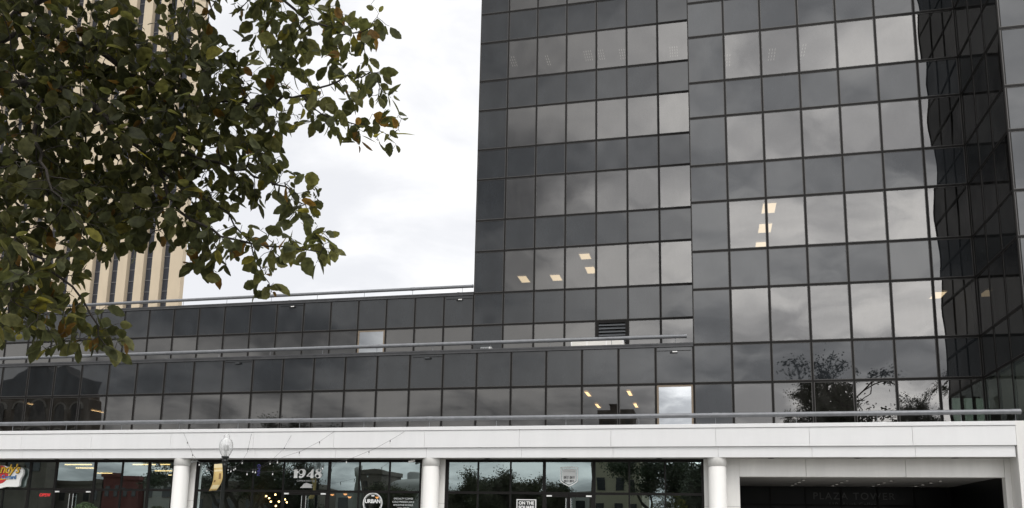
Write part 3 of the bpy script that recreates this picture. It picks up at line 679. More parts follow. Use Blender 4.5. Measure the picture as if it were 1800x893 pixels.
# round urban sign
t = thing('window_decal', 'round white ring decal reading URBAN low on the coffee shop window', 'window sign', (-12.08, -3.83, 2.2))
b = MB(); ring(b, -12.08, 2.60, .40, .40, .365, .365, 0, 0, y, y, n=64); ring(b, -12.08, 2.60, .345, .345, .335, .335, 0, 0, y, y, n=64); b.build('ring', 'vinyl_white', t)
text('lettering', 'URBAN', (-12.08, y - .002, 2.665), .20, 'vinyl_white', t, depth=.002, bold=.006, spacing=.95)
b = MB(); ring(b, -12.05, 2.88, .03, .03, .001, .001, 0, 0, y, y, n=12); ring(b, -12.11, 2.88, .03, .03, .001, .001, 0, 0, y, y, n=12); b.build('dots', 'vinyl_white', t)
t = thing('window_decal', 'white menu lettering listing specialty coffee and juice beside the white column', 'window sign', (-10.84, -3.83, 2.4))
for s, z in (('SPECIALTY COFFEE', 2.775), ('COLD PRESSED JUICE', 2.655), ('SMOOTHIE BOWLS', 2.535), ('AND MORE', 2.415)):
    text('lettering', s, (-10.84, y, z), .092, 'vinyl_pale', t, depth=.001)
# ON THE SQUARE
t = thing('window_sign', 'black square sign with white border reading ON THE SQUARE beside the doors', 'window sign', (-6.05, -3.85, 2.3))
b = MB(); b.box(-6.42, -5.68, YS - .03, YS - .02, 2.10, 2.80); b.build('board', 'black_plastic', t)
b = MB(); e = .035; b.box(-6.42, -5.68, YS - .035, YS - .031, 2.80 - e, 2.80); b.box(-6.42, -5.68, YS - .035, YS - .031, 2.10, 2.10 + e); b.box(-6.42, -6.42 + e, YS - .0352, YS - .0312, 2.10 + e, 2.80 - e); b.box(-5.68 - e, -5.68, YS - .0352, YS - .0312, 2.10 + e, 2.80 - e); b.build('border', 'vinyl_white', t)
for s, z in (('ON THE', 2.66), ('SQUARE', 2.50)): text('lettering', s, (-6.05, YS - .034, z), .155, 'vinyl_white', t, depth=.002, bold=.006)
# shield
t = thing('window_decal', 'white shield emblem on the pane above the right shop doors', 'window sign', (-4.47, -3.83, 3.25))
def shield(s): 
    c = (-4.475, 3.64); return [(c[0] + s * a, c[1] + s * d) for a, d in ((-.325, .33), (-.2, .355), (0, .365), (.2, .355), (.325, .33), (.325, -.18), (.2, -.27), (0, -.37), (-.2, -.27), (-.325, -.18))]
b = MB(); A_, B_ = shield(1.0), shield(.90)
for i in range(10): j = (i + 1) % 10; b.face([(A_[i][0], y, A_[i][1]), (B_[i][0], y, B_[i][1]), (B_[j][0], y, B_[j][1]), (A_[j][0], y, A_[j][1])])
b.build('outline', 'vinyl_white', t)
C_ = shield(.80); b = MB(); b.face([(p, y, q) for p, q in C_][::-1]); b.build('field', 'vinyl_pale', t)
b = MB()
for x0, x1, z0, z1 in ((-4.68, -4.49, 3.54, 3.67), (-4.46, -4.27, 3.54, 3.67), (-4.67, -4.49, 3.42, 3.52), (-4.46, -4.29, 3.42, 3.52)):
    for k in range(5):
        q = x0 + (x1 - x0) * (k + .15) / 5; b.face([(q, y - .003, z0 + random.uniform(0, .03)), (q + .018, y - .003, z0 + .01), (q + .03, y - .003, z1 - random.uniform(0, .03)), (q + .01, y - .003, z1)])
    ring(b, x0 + .05, (z0 + z1) / 2, .045, .04, .02, .02, .005, 0, y - .004, y, n=14)
b.build('pattern', 'letter_dark', t)
b = MB(); text('lettering', 'ON THE SQUARE', (-4.475, y - .003, 3.82), .055, 'vinyl_grey', t, depth=.001)
# PLAZA TOWER
t = thing('wall_lettering', 'dim dark serif-like letters PLAZA TOWER on the glass wall of the deep entrance', 'wall sign', (6.25, 2.72, 3.1))
text('lettering', 'PLAZA TOWER', (6.28, 2.735, 3.30), .40, 'letter_dark', t, depth=.006, spacing=1.22)
text('lettering', '110 North College', (6.28, 2.735, 2.97), .22, 'letter_dark', t, depth=.004, spacing=1.15)

# ------------------------------------------------------------------ street lamp, banner, string lights, shrub
LX, LY = -16.23, -7.5
t = thing('street_lamp', 'black post street lamp with clear acorn globe in front of the white fascia', 'street lamp', (LX, LY, .14))
b = MB(); b.lathe([(.22, .02), (.22, .25), (.16, .35), (.13, .8), (.085, .95), (.07, 1.1), (.062, 3.7), (.075, 3.72), (.075, 3.78), (.06, 3.8), (.07, 3.86), (.11, 3.89), (.10, 3.93), (.07, 3.95), (.085, 3.99), (.13, 4.02), (.14, 4.05), (.12, 4.07), (.0, 4.07)], (LX, LY, 0), 20); b.build('post', 'black_iron', t)
b = MB(); b.lathe([(.12, 4.07), (.185, 4.17), (.23, 4.29), (.245, 4.43), (.225, 4.56), (.175, 4.65), (.125, 4.69), (.10, 4.72), (.108, 4.76), (.095, 4.82), (.06, 4.86), (.02, 4.885), (0, 4.90)], (LX, LY, 0), 28); b.build('globe', 'lamp_glass', t)
b = MB(); b.lathe([(.05, 4.07), (.05, 4.25), (.09, 4.30), (.10, 4.42), (.09, 4.46), (.0, 4.47)], (LX, LY, 0), 16); b.build('lamp_socket', 'vinyl_grey', t)
t = thing('banner', 'gold cloth banner curling off the street lamp post', 'banner', (LX, LY, 2.8))
b = MB(); nn = 14
def bpt(s, k, d=0):
    z = 3.80 - .94 * k / nn; cur = -.27 * (max(0, (k / nn - .5)) / .5) ** 2 * .5 + .07 * math.sin(math.pi * k / nn)
    return (LX - .09 - .30 * (1 - s) + cur * 1.0 + .02, LY - .05 - .10 * math.sin(math.pi * k / nn) * (1 - s) - .015 + d, z - .02 * (1 - s))
vs = [bpt(s, k) for k in range(nn + 1) for s in (0, .33, .66, 1)]
b.raw(vs, [(k * 4 + j, k * 4 + j + 1, (k + 1) * 4 + j + 1, (k + 1) * 4 + j) for k in range(nn) for j in range(3)], True)
bo = b.build('cloth', 'banner_cloth', t); so = bo.modifiers.new('thick', 'SOLIDIFY'); so.thickness = .006
b = MB()
for k0, k1, s0, s1, mi in ((0, 2, .0, 1, 0), (3, 4, .05, .95, 0), (11, 13, .1, .95, 0), (5, 8, .58, .82, 1), (8.4, 9.6, .1, .3, 1)):
    b.cur = mi; q = 8
    vs = [bpt(s, k0 + (k1 - k0) * i / q, -.008) for i in range(q + 1) for s in (s0, s1)]
    b.raw(vs, [(2 * i, 2 * i + 1, 2 * i + 3, 2 * i + 2) for i in range(q)], True)
b.build('printed_emblem', ['banner_pale', 'banner_dark'], t)
b = MB()
for z in (3.80, 2.84): b.tube([(LX, LY, z + .01), (LX - .42, LY - .03, z + .01)], .011, 8)
b.build('bracket', 'black_iron', t)
STR = [[(-20.108, -4.5, 5.436), (-19.882, -4.67, 5.198), (-19.455, -4.992, 4.81), (-18.983, -5.349, 4.353), (-18.561, -5.668, 4.099), (-17.947, -6.131, 3.839), (-17.364, -6.571, 3.633), (-16.863, -6.95, 3.57), (-16.349, -7.337, 3.564)],
[(-16.988, -4.5, 5.408), (-16.919, -4.758, 4.917), (-16.855, -4.997, 4.437), (-16.72, -5.501, 4.112), (-16.569, -6.067, 3.863), (-16.354, -6.872, 3.728), (-16.204, -7.436, 3.695)],
[(-15.213, -4.5, 5.316), (-15.36, -4.939, 4.577), (-15.531, -5.45, 4.115), (-15.647, -5.796, 3.922), (-15.732, -6.051, 3.775), (-15.832, -6.351, 3.691), (-15.933, -6.652, 3.693), (-16.047, -6.992, 3.709), (-16.186, -7.408, 3.739)],
[(-13.394, -4.5, 5.364), (-13.845, -4.975, 4.864), (-14.34, -5.495, 4.438), (-14.765, -5.941, 4.198), (-15.074, -6.266, 3.955), (-15.265, -6.467, 3.796), (-15.454, -6.666, 3.668), (-15.646, -6.868, 3.617), (-15.91, -7.145, 3.621), (-16.172, -7.421, 3.669)],
[(-10.428, -4.5, 5.411), (-10.856, -4.719, 5.057), (-11.54, -5.068, 4.579), (-12.276, -5.444, 4.191), (-13.045, -5.837, 3.901), (-13.807, -6.227, 3.728), (-14.674, -6.67, 3.606), (-15.211, -6.944, 3.55), (-15.687, -7.188, 3.566), (-16.162, -7.43, 3.616)]]
SL = ['leftmost string of bulbs running from the left column to the street lamp', 'second string of bulbs, dropping steeply from the parapet to the street lamp', 'middle string of bulbs from the parapet to the street lamp', 'fourth string of bulbs, crossing the fascia above the numerals', 'longest string of bulbs, starting on the parapet left of the middle column']
for pts, s in zip(STR, SL):
    t = thing('string_lights', s, 'string lights', pts[0], 'festoon strings between building and lamp')
    P = [Vector(p) for p in pts]
    # run up to the rail post
    P = [Vector((P[0].x + .08, YF + .15, 5.74))] + P
    b = MB(); b.tube(P, .0045, 5); b.build('cable', 'black_plastic', t)
    acc = .35
    for a, c in zip(P[:-1], P[1:]):
        L_ = (c - a).length; pos = acc
        while pos < L_:
            q = a + (c - a) * (pos / L_); bb = MB()
            bb.lathe([(.0, .0), (.016, -.005), (.018, -.07), (.014, -.075)], q, 8)
            bb.cur = 1; bb.lathe([(.014, -.075), (.020, -.09), (.024, -.11), (.018, -.132), (.0, -.142)], q, 8); bb.build('bulb', ['black_plastic', 'bulb_off'], t)
            pos += .88
        acc = pos - L_
t = thing('potted_shrub', 'clipped round green shrub in a planter in front of the custard shop doors', 'shrub', (-23.0, -6.0, FL))
b = MB(); b.lathe([(.0, 0), (.28, 0), (.36, .55), (.39, .57), (.36, .6), (.3, .56)], (-23.0, -6.0, FL), 20); b.build('planter', 'dark_stone', t)
b = MB(); b.tube([(-23.0, -6, FL + .5), (-23.0, -6, 1.7)], .04, 8); b.build('stem', 'bark', t)
b = MB(); lp = rng.normal(size=(2600, 3)); lp /= np.linalg.norm(lp, axis=1)[:, None]
for p in lp:
    c = Vector((-23.0, -6.0, 1.98)) + Vector(p) * (.46 * random.uniform(.80, 1.03)); e1 = Vector(rng.normal(size=3)).normalized() * .03; e2 = Vector(p).cross(e1).normalized() * .018
    b.face([c - e1, c + e2, c + e1, c - e2])
b.build('foliage', 'shrub_leaf', t)

# ------------------------------------------------------------------ beige tower beyond
t = thing('beige_tower', 'tall beige stone tower with dark vertical window strips behind the leaves', 'tower block', (-100, 75, 0))
ctr = [-80.14, -83.24, -86.18, -89.3, -92.45, -98.22, -101.3, -104.4, -107.5, -110.6, -113.7, -116.8, -119.9]
SW = .76; Y0 = 75.0; ZT = 92.0
b = MB(); xs = -77.25
for c in ctr: b.box(c + SW, xs, Y0, Y0 + .9, 0, ZT); xs = c - SW
b.box(-124, xs, Y0, Y0 + .9, 0, ZT); b.raw([(-124, Y0 + .9, 0), (-77.26, Y0 + .9, 0), (-104, Y0 + 30, 0), (-124, Y0 + 30, 0), (-124, Y0 + .9, ZT), (-77.26, Y0 + .9, ZT), (-104, Y0 + 30, ZT), (-124, Y0 + 30, ZT)], [(0, 3, 2, 1), (4, 5, 6, 7), (0, 1, 5, 4), (1, 2, 6, 5), (2, 3, 7, 6), (3, 0, 4, 7)])
b.build('stone_wall', 'beige_stone', t)
for c in ctr:
    b = MB(); b.face([(c - SW, Y0 + .75, 0), (c + SW, Y0 + .75, 0), (c + SW, Y0 + .75, ZT), (c - SW, Y0 + .75, ZT)])
    b.cur = 1; z = 2.0
    while z < ZT: b.box(c - SW, c + SW, Y0 + .68, Y0 + .76, z - .06, z + .06); z += 1.85
    b.build('window_strip', ['tower_glass', 'tower_mullion'], t)

# ------------------------------------------------------------------ the square behind the viewer, mirrored in the glass
def far_tree(name, label, loc, h, spread, seed, leaf='far_leaf', sparse=1.0, trunk_f=.22, levels=4):
    r = random.Random(seed); g = np.random.default_rng(seed)
    t = thing(name, label, 'tree', loc, 'trees in the square behind the viewer')
    bt = MB(); tips = []
    def grow(p, d, l, rad, lev):
        n = 4; pts = [p]; rr = [rad]; q = p.copy(); dd = d.copy()
        for k in range(n):
            dd = (dd + Vector((r.gauss(0, .22), r.gauss(0, .22), r.gauss(.03, .15)))).normalized(); q = q + dd * (l / n); pts.append(q.copy()); rr.append(rad * (1 - .35 * (k + 1) / n))
            if lev >= 2: tips.append((q.copy(), lev))
        bt.tube(pts, rr, 6 if lev > 1 else 9, False)
        if lev < levels:
            for k in range(r.choice((2, 3, 3)) if lev else 5):
                a = r.uniform(0, 6.283); up = r.uniform(-.05, .75) if lev else r.uniform(.25, 1.0)
                nd = (dd * (.55 if lev else .15) + Vector((math.cos(a), math.sin(a), up)) * .8).normalized()
                st = pts[r.choice((2, 3, 4, 4))] if lev else pts[r.choice((3, 4))]
                grow(st, nd, l * r.uniform(.58, .82) if lev else spread * .30 * r.uniform(.8, 1.2), rad * .55, lev + 1)
    base = Vector(loc); grow(base, Vector((0, 0, 1)), h * trunk_f, h * .028, 0)
    zmax = max(p.z for p, _ in tips); sc = (h - .6) / (zmax - base.z) if zmax > base.z else 1
    for i, v in enumerate(bt.v): bt.v[i] = (v[0], v[1], base.z + (v[2] - base.z) * sc)
    bt.build('trunk', 'bark', t)
    V, nl = [], 0
    for p, lev in tips:
        if r.random() > sparse * .62: continue
        c = np.array((p.x, p.y, base.z + (p.z - base.z) * sc)); R_ = r.uniform(.5, 1.1); k = 100
        cen = c + g.normal(size=(k, 3)) * np.array((.5, .5, .32)) * R_
        e1 = g.normal(size=(k, 3)); e1 /= np.linalg.norm(e1, axis=1)[:, None]
        e2 = np.cross(e1, g.normal(size=(k, 3))); e2 /= np.linalg.norm(e2, axis=1)[:, None]
        e1 *= g.uniform(.07, .14, size=(k, 1)); e2 *= g.uniform(.04, .075, size=(k, 1))
        V.append(np.stack((cen - e1, cen + e2, cen + e1, cen - e2), 1).reshape(-1, 3)); nl += k
    V = np.concatenate(V); me = bpy.data.meshes.new('crown')
    me.vertices.add(len(V)); me.vertices.foreach_set('co', V.ravel().astype(np.float32)); me.loops.add(nl * 4); me.loops.foreach_set('vertex_index', np.arange(nl * 4, dtype=np.int32))
    me.polygons.add(nl); me.polygons.foreach_set('loop_start', np.arange(0, nl * 4, 4, dtype=np.int32)); me.update(calc_edges=True); me.materials.append(MATS[leaf])
    co = bpy.data.objects.new('crown', me); COL.objects.link(co); co.parent = t; co.matrix_parent_inverse = Matrix.Translation(-Vector(t.location)); return t
far_tree('oak_tree', 'spreading live oak with open branching, mirrored in the lower right tower glass', (11.2, -48, 0), 17.6, 21, 29, sparse=1.05, trunk_f=.16)
far_tree('oak_tree', 'second spreading oak with bare limbs showing, mirrored right of the first in the tower glass', (16.0, -46, 0), 17.4, 19, 18, sparse=.85, trunk_f=.16)
far_tree('oak_tree', 'lower bushy oak beside the spreading oak, mirrored at the right of the tower glass', (20.5, -49, 0), 13.5, 12, 15, sparse=1.0)
far_tree('oak_tree', 'dense low oak left of the spreading oak, mirrored above the parapet', (3.0, -47, 0), 11.2, 12, 21, sparse=1.0)
far_tree('oak_tree', 'broad dark oak mirrored in the coffee shop glass', (-46.5, -52, 0), 14.6, 19, 31, sparse=1.55, trunk_f=.09)
far_tree('oak_tree', 'large dark oak mirrored beside the coffee shop numerals', (-46.0, -58, 0), 10.5, 11, 37, sparse=1.5, trunk_f=.09)
far_tree('oak_tree', 'dark oak mirrored in the right end of the right shop window', (-2.5, -58, 0), 13, 13, 41, sparse=1.3, trunk_f=.14)
GT = 'trees along the far side of the square'
for k, (x, yv, h, s, sd_) in enumerate(((-31, -75, 8.4, 7, 51), (-26, -76, 9.8, 9, 52), (-22, -75, 9.6, 8, 53), (-18.6, -77, 8.0, 6, 54), (-39.5, -78, 8.0, 6, 55))):
    far_tree('oak_tree', ['small round tree at the left end of the far tree row', 'tallest wide tree of the far tree row', 'tree right of the tallest in the far tree row', 'small tree at the right end of the far tree row', 'small dark tree mirrored under the cylindrical tower'][k], (x, yv, 0), h, s, sd_, sparse=1.2, leaf='far_leaf_olive', trunk_f=.15)
def house(name, label, x0, x1, y, d, h, wall, rows, cols, parapet=.5):
    t = thing(name, label, 'building', ((x0 + x1) / 2, y, 0))
    b = MB(); b.box(x0, x1, y - d, y, 0, h); b.build('wall', wall, t)
    b = MB(); b.box(x0 - .15, x1 + .15, y - d - .15, y + .15, h, h + parapet); b.build('parapet', wall, t)
    for r_ in range(rows):
        for c in range(cols):
            w = (x1 - x0) / cols; cx = x0 + w * (c + .5); z0 = h * (r_ + .3) / rows
            b = MB(); b.box(cx - w * .22, cx + w * .22, y, y + .06, z0, z0 + h / rows * .45); b.build('window', 'dark_window', t)
    return t
house('brick_building', 'low red brick building mirrored in the custard shop glass', -84.5, -79.2, -80, 12, 8.4, 'red_brick', 2, 4)
house('brick_building', 'long dark brown brick building mirrored beside the custard shop doors', -99, -84.7, -80, 12, 7.6, 'dark_stone', 2, 7)
house('grey_building', 'grey rendered building mirrored at the right of the custard shop', -79.0, -64, -81, 12, 8.3, 'grey_render', 2, 6)
house('dark_block', 'dark rectangular block mirrored in the coffee shop glass', -46.6, -44.2, -85, 8, 9.2, 'dark_stone', 3, 2)
house('tan_building', 'tan rendered apartment building with paired windows mirrored in the right shop window', -12.4, -6.6, -70, 12, 11.5, 'tan_render', 4, 3)
house('brick_building', 'low dark brown shop row mirrored behind the broad oak', -62, -44.5, -64, 8, 6.4, 'dark_stone', 1, 8)
house('grey_building', 'long low grey building mirrored behind the far tree row', -62, -13, -96, 10, 7.2, 'grey_render', 2, 16)
t = thing('round_tower', 'slim cylindrical tower with a mast mirrored in the coffee shop glass', 'tower', (-47.4, -85, 0))
b = MB(); b.lathe([(.7, 0), (.7, 9.2), (.85, 9.3), (.85, 10.2), (.6, 10.4), (.0, 10.6)], (-47.4, -85, 0), 24); b.build('shaft', 'grey_render', t)
b = MB(); b.tube([(-47.4, -85, 10.6), (-47.4, -85, 12.2)], .06, 8); b.build('mast', 'black_iron', t)
t = thing('domed_hall', 'low grey domed hall with a round lantern mirrored in the coffee shop glass', 'building', (-40.6, -85, 0))
b = MB(); b.lathe([(3.2, 0), (3.2, 7.6), (3.0, 8.1), (2.2, 8.5), (1.0, 8.7), (.9, 8.72), (.9, 9.4), (.6, 9.6), (0, 9.65)], (-40.6, -88, 0), 32); b.build('wall', 'grey_render', t)
# ornate stone hall
t = thing('stone_courthouse', 'dark ornate stone hall with stepped gables mirrored at the left of the lower storey', 'building', (-98, -75, 0))
out_ = [(-112, 0), (-112, 22.6), (-107.6, 23.6), (-106.0, 23.9), (-105.3, 24.6), (-104.2, 25.2), (-103.4, 25.9), (-99.7, 25.9), (-99.0, 25.2), (-97.9, 24.3), (-97.2, 25.3), (-96.2, 25.3), (-95.6, 24.4), (-94.0, 23.6), (-93.4, 22.4), (-93.2, 23.9), (-91.6, 23.7), (-91.4, 20.6), (-91.1, 20.4), (-91.1, 0)]
b = MB(); b.plate([(x_, z_) for x_, z_ in out_], -75, -77.5); b.build('wall', 'dark_stone', t)
for r_, zc_ in enumerate((17.0, 13.0, 8.5)):
    for c in range(6):
        cx = -110.0 + 3.4 * c; w = .95; hh = 2.0
        pts = [(cx - w, zc_), (cx + w, zc_), (cx + w, zc_ + hh)] + [(cx + w * math.cos(a), zc_ + hh + w * math.sin(a)) for a in [math.pi * k / 8 for k in range(1, 8)]] + [(cx - w, zc_ + hh)]
        b = MB(); b.plate(pts, -74.9, -75.0); b.build('arched_window', 'dark_window', t)
        pts2 = [(cx + (w + .35) * math.cos(a), zc_ + hh + (w + .35) * math.sin(a)) for a in [math.pi * k / 10 for k in range(11)]] + [(cx + (w + .1) * math.cos(a), zc_ + hh + (w + .1) * math.sin(a)) for a in [math.pi * k / 10 for k in range(10, -1, -1)]]
        b = MB(); b.plate(pts2, -74.8, -75.0); b.build('arch_moulding', 'grey_render', t)
house('dark_block', 'dark flat building with two stacks mirrored beside the lit windows', -13.5, -8.8, -75.5, 6, 17.2, 'dark_stone', 5, 3)
t2 = thing('chimney_stack', 'squat dark chimney stack on the flat building mirrored beside the lit windows', 'chimney', (-11.6, -77, 17.7))
b = MB(); b.box(-12.4, -11.0, -78, -76.5, 17.7, 18.5); b.box(-12.5, -10.9, -78.1, -76.4, 18.5, 18.65); b.build('stack', 'dark_stone', t2)

# ------------------------------------------------------------------ the elm whose branches hang in from the left
LIMBS = [[(-3.674, -31.755, 2.804), (-3.204, -31.67, 3.228), (-2.871, -31.61, 3.61), (-2.492, -31.555, 3.794), (-2.205, -31.473, 3.711), (-2.05, -31.365, 3.602), (-1.864, -31.259, 3.544), (-1.68, -31.214, 3.532), (-1.488, -31.216, 3.5), (-1.297, -31.228, 3.524), (-1.073, -31.238, 3.577), (-0.948, -31.259, 3.567)], [(-3.204, -31.67, 3.228), (-2.603, -31.724, 3.435), (-2.281, -31.652, 3.45), (-2.117, -31.552, 3.395), (-2.019, -31.457, 3.285), (-1.895, -31.354, 3.161), (-1.813, -31.272, 3.106), (-1.656, -31.167, 3.014), (-1.565, -31.12, 2.87), (-1.468, -31.115, 2.678)], [(-2.871, -31.61, 3.61), (-2.541, -31.496, 3.982), (-2.247, -31.355, 4.156), (-1.853, -31.264, 4.163), (-1.591, -31.246, 4.109), (-1.414, -31.237, 4.003), (-1.313, -31.2, 3.927), (-1.14, -31.193, 3.824), (-0.994, -31.211, 3.822)], [(-3.674, -31.755, 2.804), (-2.892, -31.886, 2.805), (-2.447, -31.878, 2.754), (-2.145, -31.793, 2.672), (-1.996, -31.735, 2.544), (-1.891, -31.687, 2.414), (-1.829, -31.649, 2.284)], [(-2.019, -31.457, 3.285), (-1.805, -31.297, 3.252), (-1.583, -31.184, 3.202), (-1.381, -31.071, 3.124)], [(-1.297, -31.228, 3.524), (-1.166, -31.225, 3.386), (-0.99, -31.228, 3.341), (-0.893, -31.2, 3.311)], [(-1.895, -31.354, 3.161), (-1.739, -31.431, 2.925), (-1.552, -31.369, 2.821), (-1.34, -31.312, 2.777), (-1.151, -31.266, 2.769)], [(-2.281, -31.652, 3.45), (-2.17, -31.778, 3.135), (-2.032, -31.806, 2.893), (-1.855, -31.836, 2.708)], [(-2.145, -31.793, 2.672), (-2.032, -31.937, 2.462), (-2.056, -31.916, 2.318)]]
BLOBS = [(-2.391, -31.621, 3.712, 0.299, 0.274, 0.5, 90), (-2.323, -31.63, 3.273, 0.291, 0.291, 0.5, 100), (-2.176, -31.726, 2.841, 0.252, 0.229, 0.45, 80), (-2.121, -31.442, 3.65, 0.307, 0.282, 0.5, 95), (-2.061, -31.461, 3.252, 0.299, 0.274, 0.5, 95), (-2.023, -31.496, 2.92, 0.243, 0.194, 0.45, 60), (-1.858, -31.269, 3.606, 0.263, 0.289, 0.45, 90), (-1.805, -31.297, 3.252, 0.256, 0.231, 0.45, 75), (-1.775, -31.342, 2.963, 0.2, 0.175, 0.35, 40), (-1.604, -31.187, 3.482, 0.21, 0.237, 0.35, 60), (-1.533, -31.173, 3.203, 0.208, 0.156, 0.3, 42), (-1.335, -31.153, 3.059, 0.141, 0.115, 0.22, 18), (-1.447, -31.236, 3.664, 0.182, 0.156, 0.3, 32), (-1.226, -31.201, 3.465, 0.179, 0.141, 0.25, 26), (-0.969, -31.236, 3.528, 0.138, 0.113, 0.2, 18), (-0.892, -31.206, 3.348, 0.087, 0.125, 0.15, 13), (-1.038, -31.237, 3.333, 0.125, 0.112, 0.2, 12), (-1.339, -31.202, 3.901, 0.21, 0.158, 0.3, 32), (-1.089, -31.189, 3.863, 0.182, 0.143, 0.25, 24), (-1.542, -31.211, 3.979, 0.133, 0.12, 0.2, 14), (-1.122, -31.218, 3.694, 0.154, 0.077, 0.2, 12), (-1.485, -31.298, 2.804, 0.221, 0.111, 0.3, 34), (-1.198, -31.281, 2.792, 0.146, 0.097, 0.22, 20), (-1.454, -31.166, 2.689, 0.063, 0.114, 0.12, 9), (-1.625, -31.37, 2.736, 0.121, 0.085, 0.2, 12), (-2.027, -31.844, 2.534, 0.173, 0.151, 0.4, 42), (-1.954, -31.893, 2.32, 0.157, 0.125, 0.35, 34), (-1.913, -31.688, 2.392, 0.134, 0.134, 0.25, 22), (-1.796, -31.645, 2.307, 0.089, 0.078, 0.15, 9), (-1.884, -31.233, 3.95, 0.135, 0.135, 0.3, 20), (-2.904, -31.721, 3.604, 0.399, 0.399, 0.6, 70), (-2.734, -31.773, 2.961, 0.378, 0.307, 0.6, 60), (-2.432, -31.527, 4.294, 0.579, 0.263, 0.7, 90), (-1.612, -31.339, 4.31, 0.447, 0.184, 0.5, 50), (-2.453, -31.828, 2.469, 0.267, 0.223, 0.5, 40)]
def elm():
    t = thing('elm_tree', 'elm tree with dark green and yellowing leaves hanging in close from the left', 'tree', (-4.1, -31.8, 0))
    trunk_top = Vector((-3.674, -31.755, 2.804))
    nodes = []; par = []
    def add(p, k): nodes.append(np.array(p)); par.append(k); return len(nodes) - 1
    prev = -1
    for p in ((-4.1, -31.8, 0.0), (-4.1, -31.8, .5), (-4.08, -31.8, 1.0), (-4.02, -31.79, 1.6), (-3.9, -31.78, 2.2), tuple(trunk_top)): prev = add(p, prev)
    for limb in LIMBS:
        d = [np.linalg.norm(np.array(limb[0]) - n) for n in nodes]; prev = int(np.argmin(d))
        for a, c in zip(limb[:-1], limb[1:]):
            a, c = np.array(a), np.array(c); n = max(1, int(np.linalg.norm(c - a) / .045))
            for k in range(1, n + 1):
                prev = add(a + (c - a) * k / n + rng.normal(size=3) * .006, prev)
    att = []
    Rv, Uv, Fv = np.array(CR), np.array(CU), np.array(CF)
    for x, y_, z, rx, ry, rd, n in BLOBS:
        n = int(n * (1.6 if n >= 60 else 1.5 if n > 36 else 1.15)); q = rng.normal(size=(n * 2, 3)); q /= np.linalg.norm(q, axis=1)[:, None]; q *= rng.random((n * 2, 1)) ** (1 / 2.4)
        att.append(np.array((x, y_, z)) + q[:, :1] * rx * Rv + q[:, 1:2] * ry * Uv + q[:, 2:] * rd * .75 * Fv)
    att = np.concatenate(att)
    D, KILL, INF = .027, .034, .9
    alive = np.ones(len(att), bool); near = np.full(len(att), -1); nd = np.full(len(att), 1e9)
    arr = np.array(nodes)
    for i0 in range(0, len(att)):
        dd = np.linalg.norm(arr[6:] - att[i0], axis=1); k = int(np.argmin(dd)); near[i0] = k + 6; nd[i0] = dd[k]
    for it in range(100):
        act = alive & (nd < INF)
        if not act.any(): break
        s = {}
        for i in np.where(act)[0]: s.setdefault(int(near[i]), []).append(i)
        new = []
        for k, idx in s.items():
            v = att[idx] - nodes[k]; v = v / np.maximum(np.linalg.norm(v, axis=1), 1e-6)[:, None]; v = v.mean(0); v = v + np.array((0, 0, -.06)) + rng.normal(size=3) * .12
            L_ = np.linalg.norm(v)
            if L_ < 1e-4: continue
            new.append(add(nodes[k] + v / L_ * D, k))
        if not new: break
        na = np.array([nodes[k] for k in new])
        for c0 in range(0, len(att), 500):
            sl_ = slice(c0, c0 + 500); dd = np.linalg.norm(att[sl_][:, None] - na[None], axis=2); j = dd.argmin(1); m = dd[np.arange(len(j)), j]
            upd = m < nd[sl_]; near[sl_] = np.where(upd, np.array(new)[j], near[sl_]); nd[sl_] = np.where(upd, m, nd[sl_])
        alive &= nd > KILL
        if len(nodes) > 30000: break
    n = len(nodes); kids = [[] for _ in range(n)]
    for i, k in enumerate(par):
        if k >= 0: kids[k].append(i)
    rad = np.zeros(n)
    for i in range(n - 1, -1, -1):
        rad[i] = .0011 if not kids[i] else (sum(rad[k] ** 2.35 for k in kids[i])) ** (1 / 2.35)
    rad = np.minimum(rad, .15)
    for i in range(6): rad[i] = max(rad[i], .15 - .012 * i)
    bt, bb = MB(), MB()
    # polylines: follow the thickest child
    start = [(0, -1)]
    while start:
        i, p0 = start.pop(); pts = []; rr = []
        if p0 >= 0: pts.append(nodes[p0]); rr.append(min(rad[p0], rad[i] * 1.25))
        while True:
            pts.append(nodes[i]); rr.append(rad[i])
            if not kids[i]: break
            ks = sorted(kids[i], key=lambda k: -rad[k]); start += [(k, i) for k in ks[1:]]; i = ks[0]
        if len(pts) > 1: (bt if p0 < 0 else bb).tube(pts, rr, 10 if max(rr) > .03 else (6 if max(rr) > .006 else 4), False)
    bt.build('trunk', 'bark', t); bb.build('branches', 'bark', t)
    # leaves
    prof = [(0, 0), (.05, .13), (.14, .30), (.26, .41), (.39, .47), (.52, .48), (.65, .44), (.77, .35), (.88, .22), (.95, .10), (1.0, 0)]
    V, Fc, Cc = [], [], []
    def leaf(p, d, nrm, ln, col):
        d = d / np.linalg.norm(d); nrm = nrm - d * (nrm @ d); nrm /= np.linalg.norm(nrm); s = np.cross(nrm, d); wd = random.uniform(.50, .74) * ln
        curl = random.gauss(-.12, .10); fold = random.uniform(.05, .30); tw = random.gauss(0, .15)
        b0 = len(V); m = len(prof)
        for k, (a, w) in enumerate(prof):
            c = p + d * a * ln + nrm * curl * ln * a * a * 1.4
            ser = 1.0 if k in (0, m - 1) else (1.0 + (.07 if k % 2 else -.05))
            tws = s * math.cos(tw * a) + nrm * math.sin(tw * a)
            V.append(c); V.append(c + tws * w * wd * ser + nrm * fold * w * wd); V.append(c - tws * w * wd * ser + nrm * fold * w * wd)
        for k in range(m - 1):
            i = b0 + 3 * k; Fc.append((i, i + 1, i + 4, i + 3)); Fc.append((i + 2, i, i + 3, i + 5))
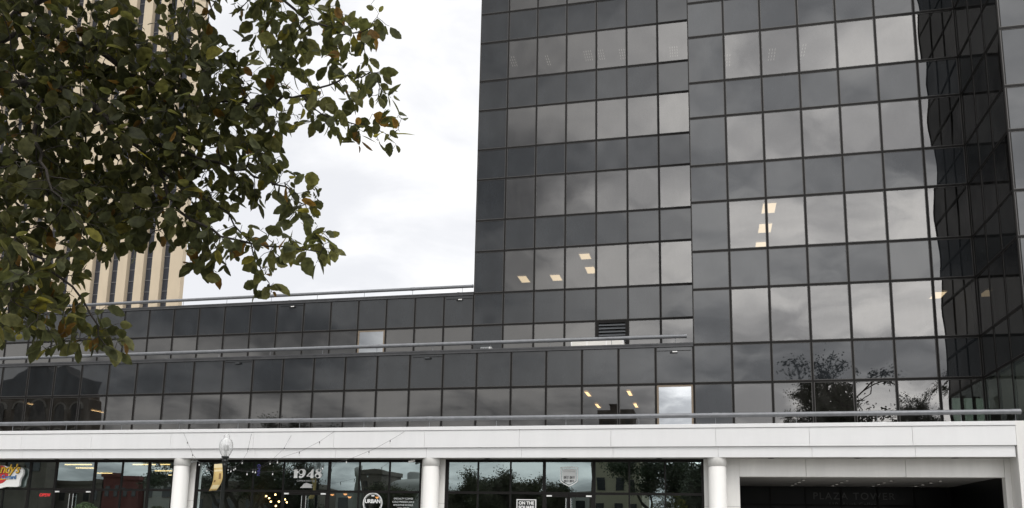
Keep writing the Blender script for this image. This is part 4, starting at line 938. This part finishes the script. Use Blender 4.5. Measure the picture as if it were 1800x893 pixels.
        for k in range(3 * m):
            w_ = .75 if k % 3 == 0 else 1.0
            Cc.append((col[0] * w_, col[1] * w_, col[2] * w_, 1))
    cnt = 0
    order = [i for i in range(6, n) if rad[i] < .0042]
    for i in order:
        if par[i] < 0: continue
        if random.random() > (.95 if rad[i] < .0022 else .5): continue
        a = nodes[par[i]]; dr = nodes[i] - a; dr /= max(np.linalg.norm(dr), 1e-6)
        side = rng.normal(size=3); side -= dr * (side @ dr); side /= np.linalg.norm(side)
        d = dr * random.uniform(.3, .9) + side * .8 + np.array((0, 0, -random.uniform(.1, 1.1)))
        nr = np.array((0, 0, 1.0)) * random.uniform(.3, 1.0) + rng.normal(size=3) * .55
        q = random.random()
        # yellowing is commoner low on the tree and at the tips
        yl = .16 if nodes[i][2] < 2.75 else (.09 if nodes[i][0] > -1.3 else .05)
        if q < yl * .55: col = np.array((.18, .105, .035)) * random.uniform(.6, 1.2)
        elif q < yl: col = np.array((.16, .145, .035)) * random.uniform(.7, 1.3)
        elif q < .4: col = np.array((.105, .105, .048)) * random.uniform(.75, 1.3)
        else: col = np.array((.070, .076, .038)) * random.uniform(.7, 1.25)
        # painted shade: inner crown leaves darkened, outer ones paled as if light shone through
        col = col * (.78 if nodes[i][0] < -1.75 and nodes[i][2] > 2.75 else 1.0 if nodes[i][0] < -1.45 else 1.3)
        ln = random.choice((.034, .048, .060, .070, .082)) * random.uniform(.85, 1.2)
        p0 = nodes[i] + d / np.linalg.norm(d) * .006
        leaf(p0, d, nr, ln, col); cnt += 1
    me = bpy.data.meshes.new('leaves'); me.from_pydata([tuple(v) for v in V], [], Fc); me.materials.append(MATS['elm_leaf'])
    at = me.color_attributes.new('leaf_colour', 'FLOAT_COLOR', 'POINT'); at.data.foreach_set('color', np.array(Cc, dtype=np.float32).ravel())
    me.polygons.foreach_set('use_smooth', [True] * len(me.polygons)); me.update()
    o = bpy.data.objects.new('leaves', me); COL.objects.link(o); o.parent = t; o.matrix_parent_inverse = Matrix.Translation(-Vector(t.location))
    print('elm nodes', n, 'leaves', cnt)
elm()
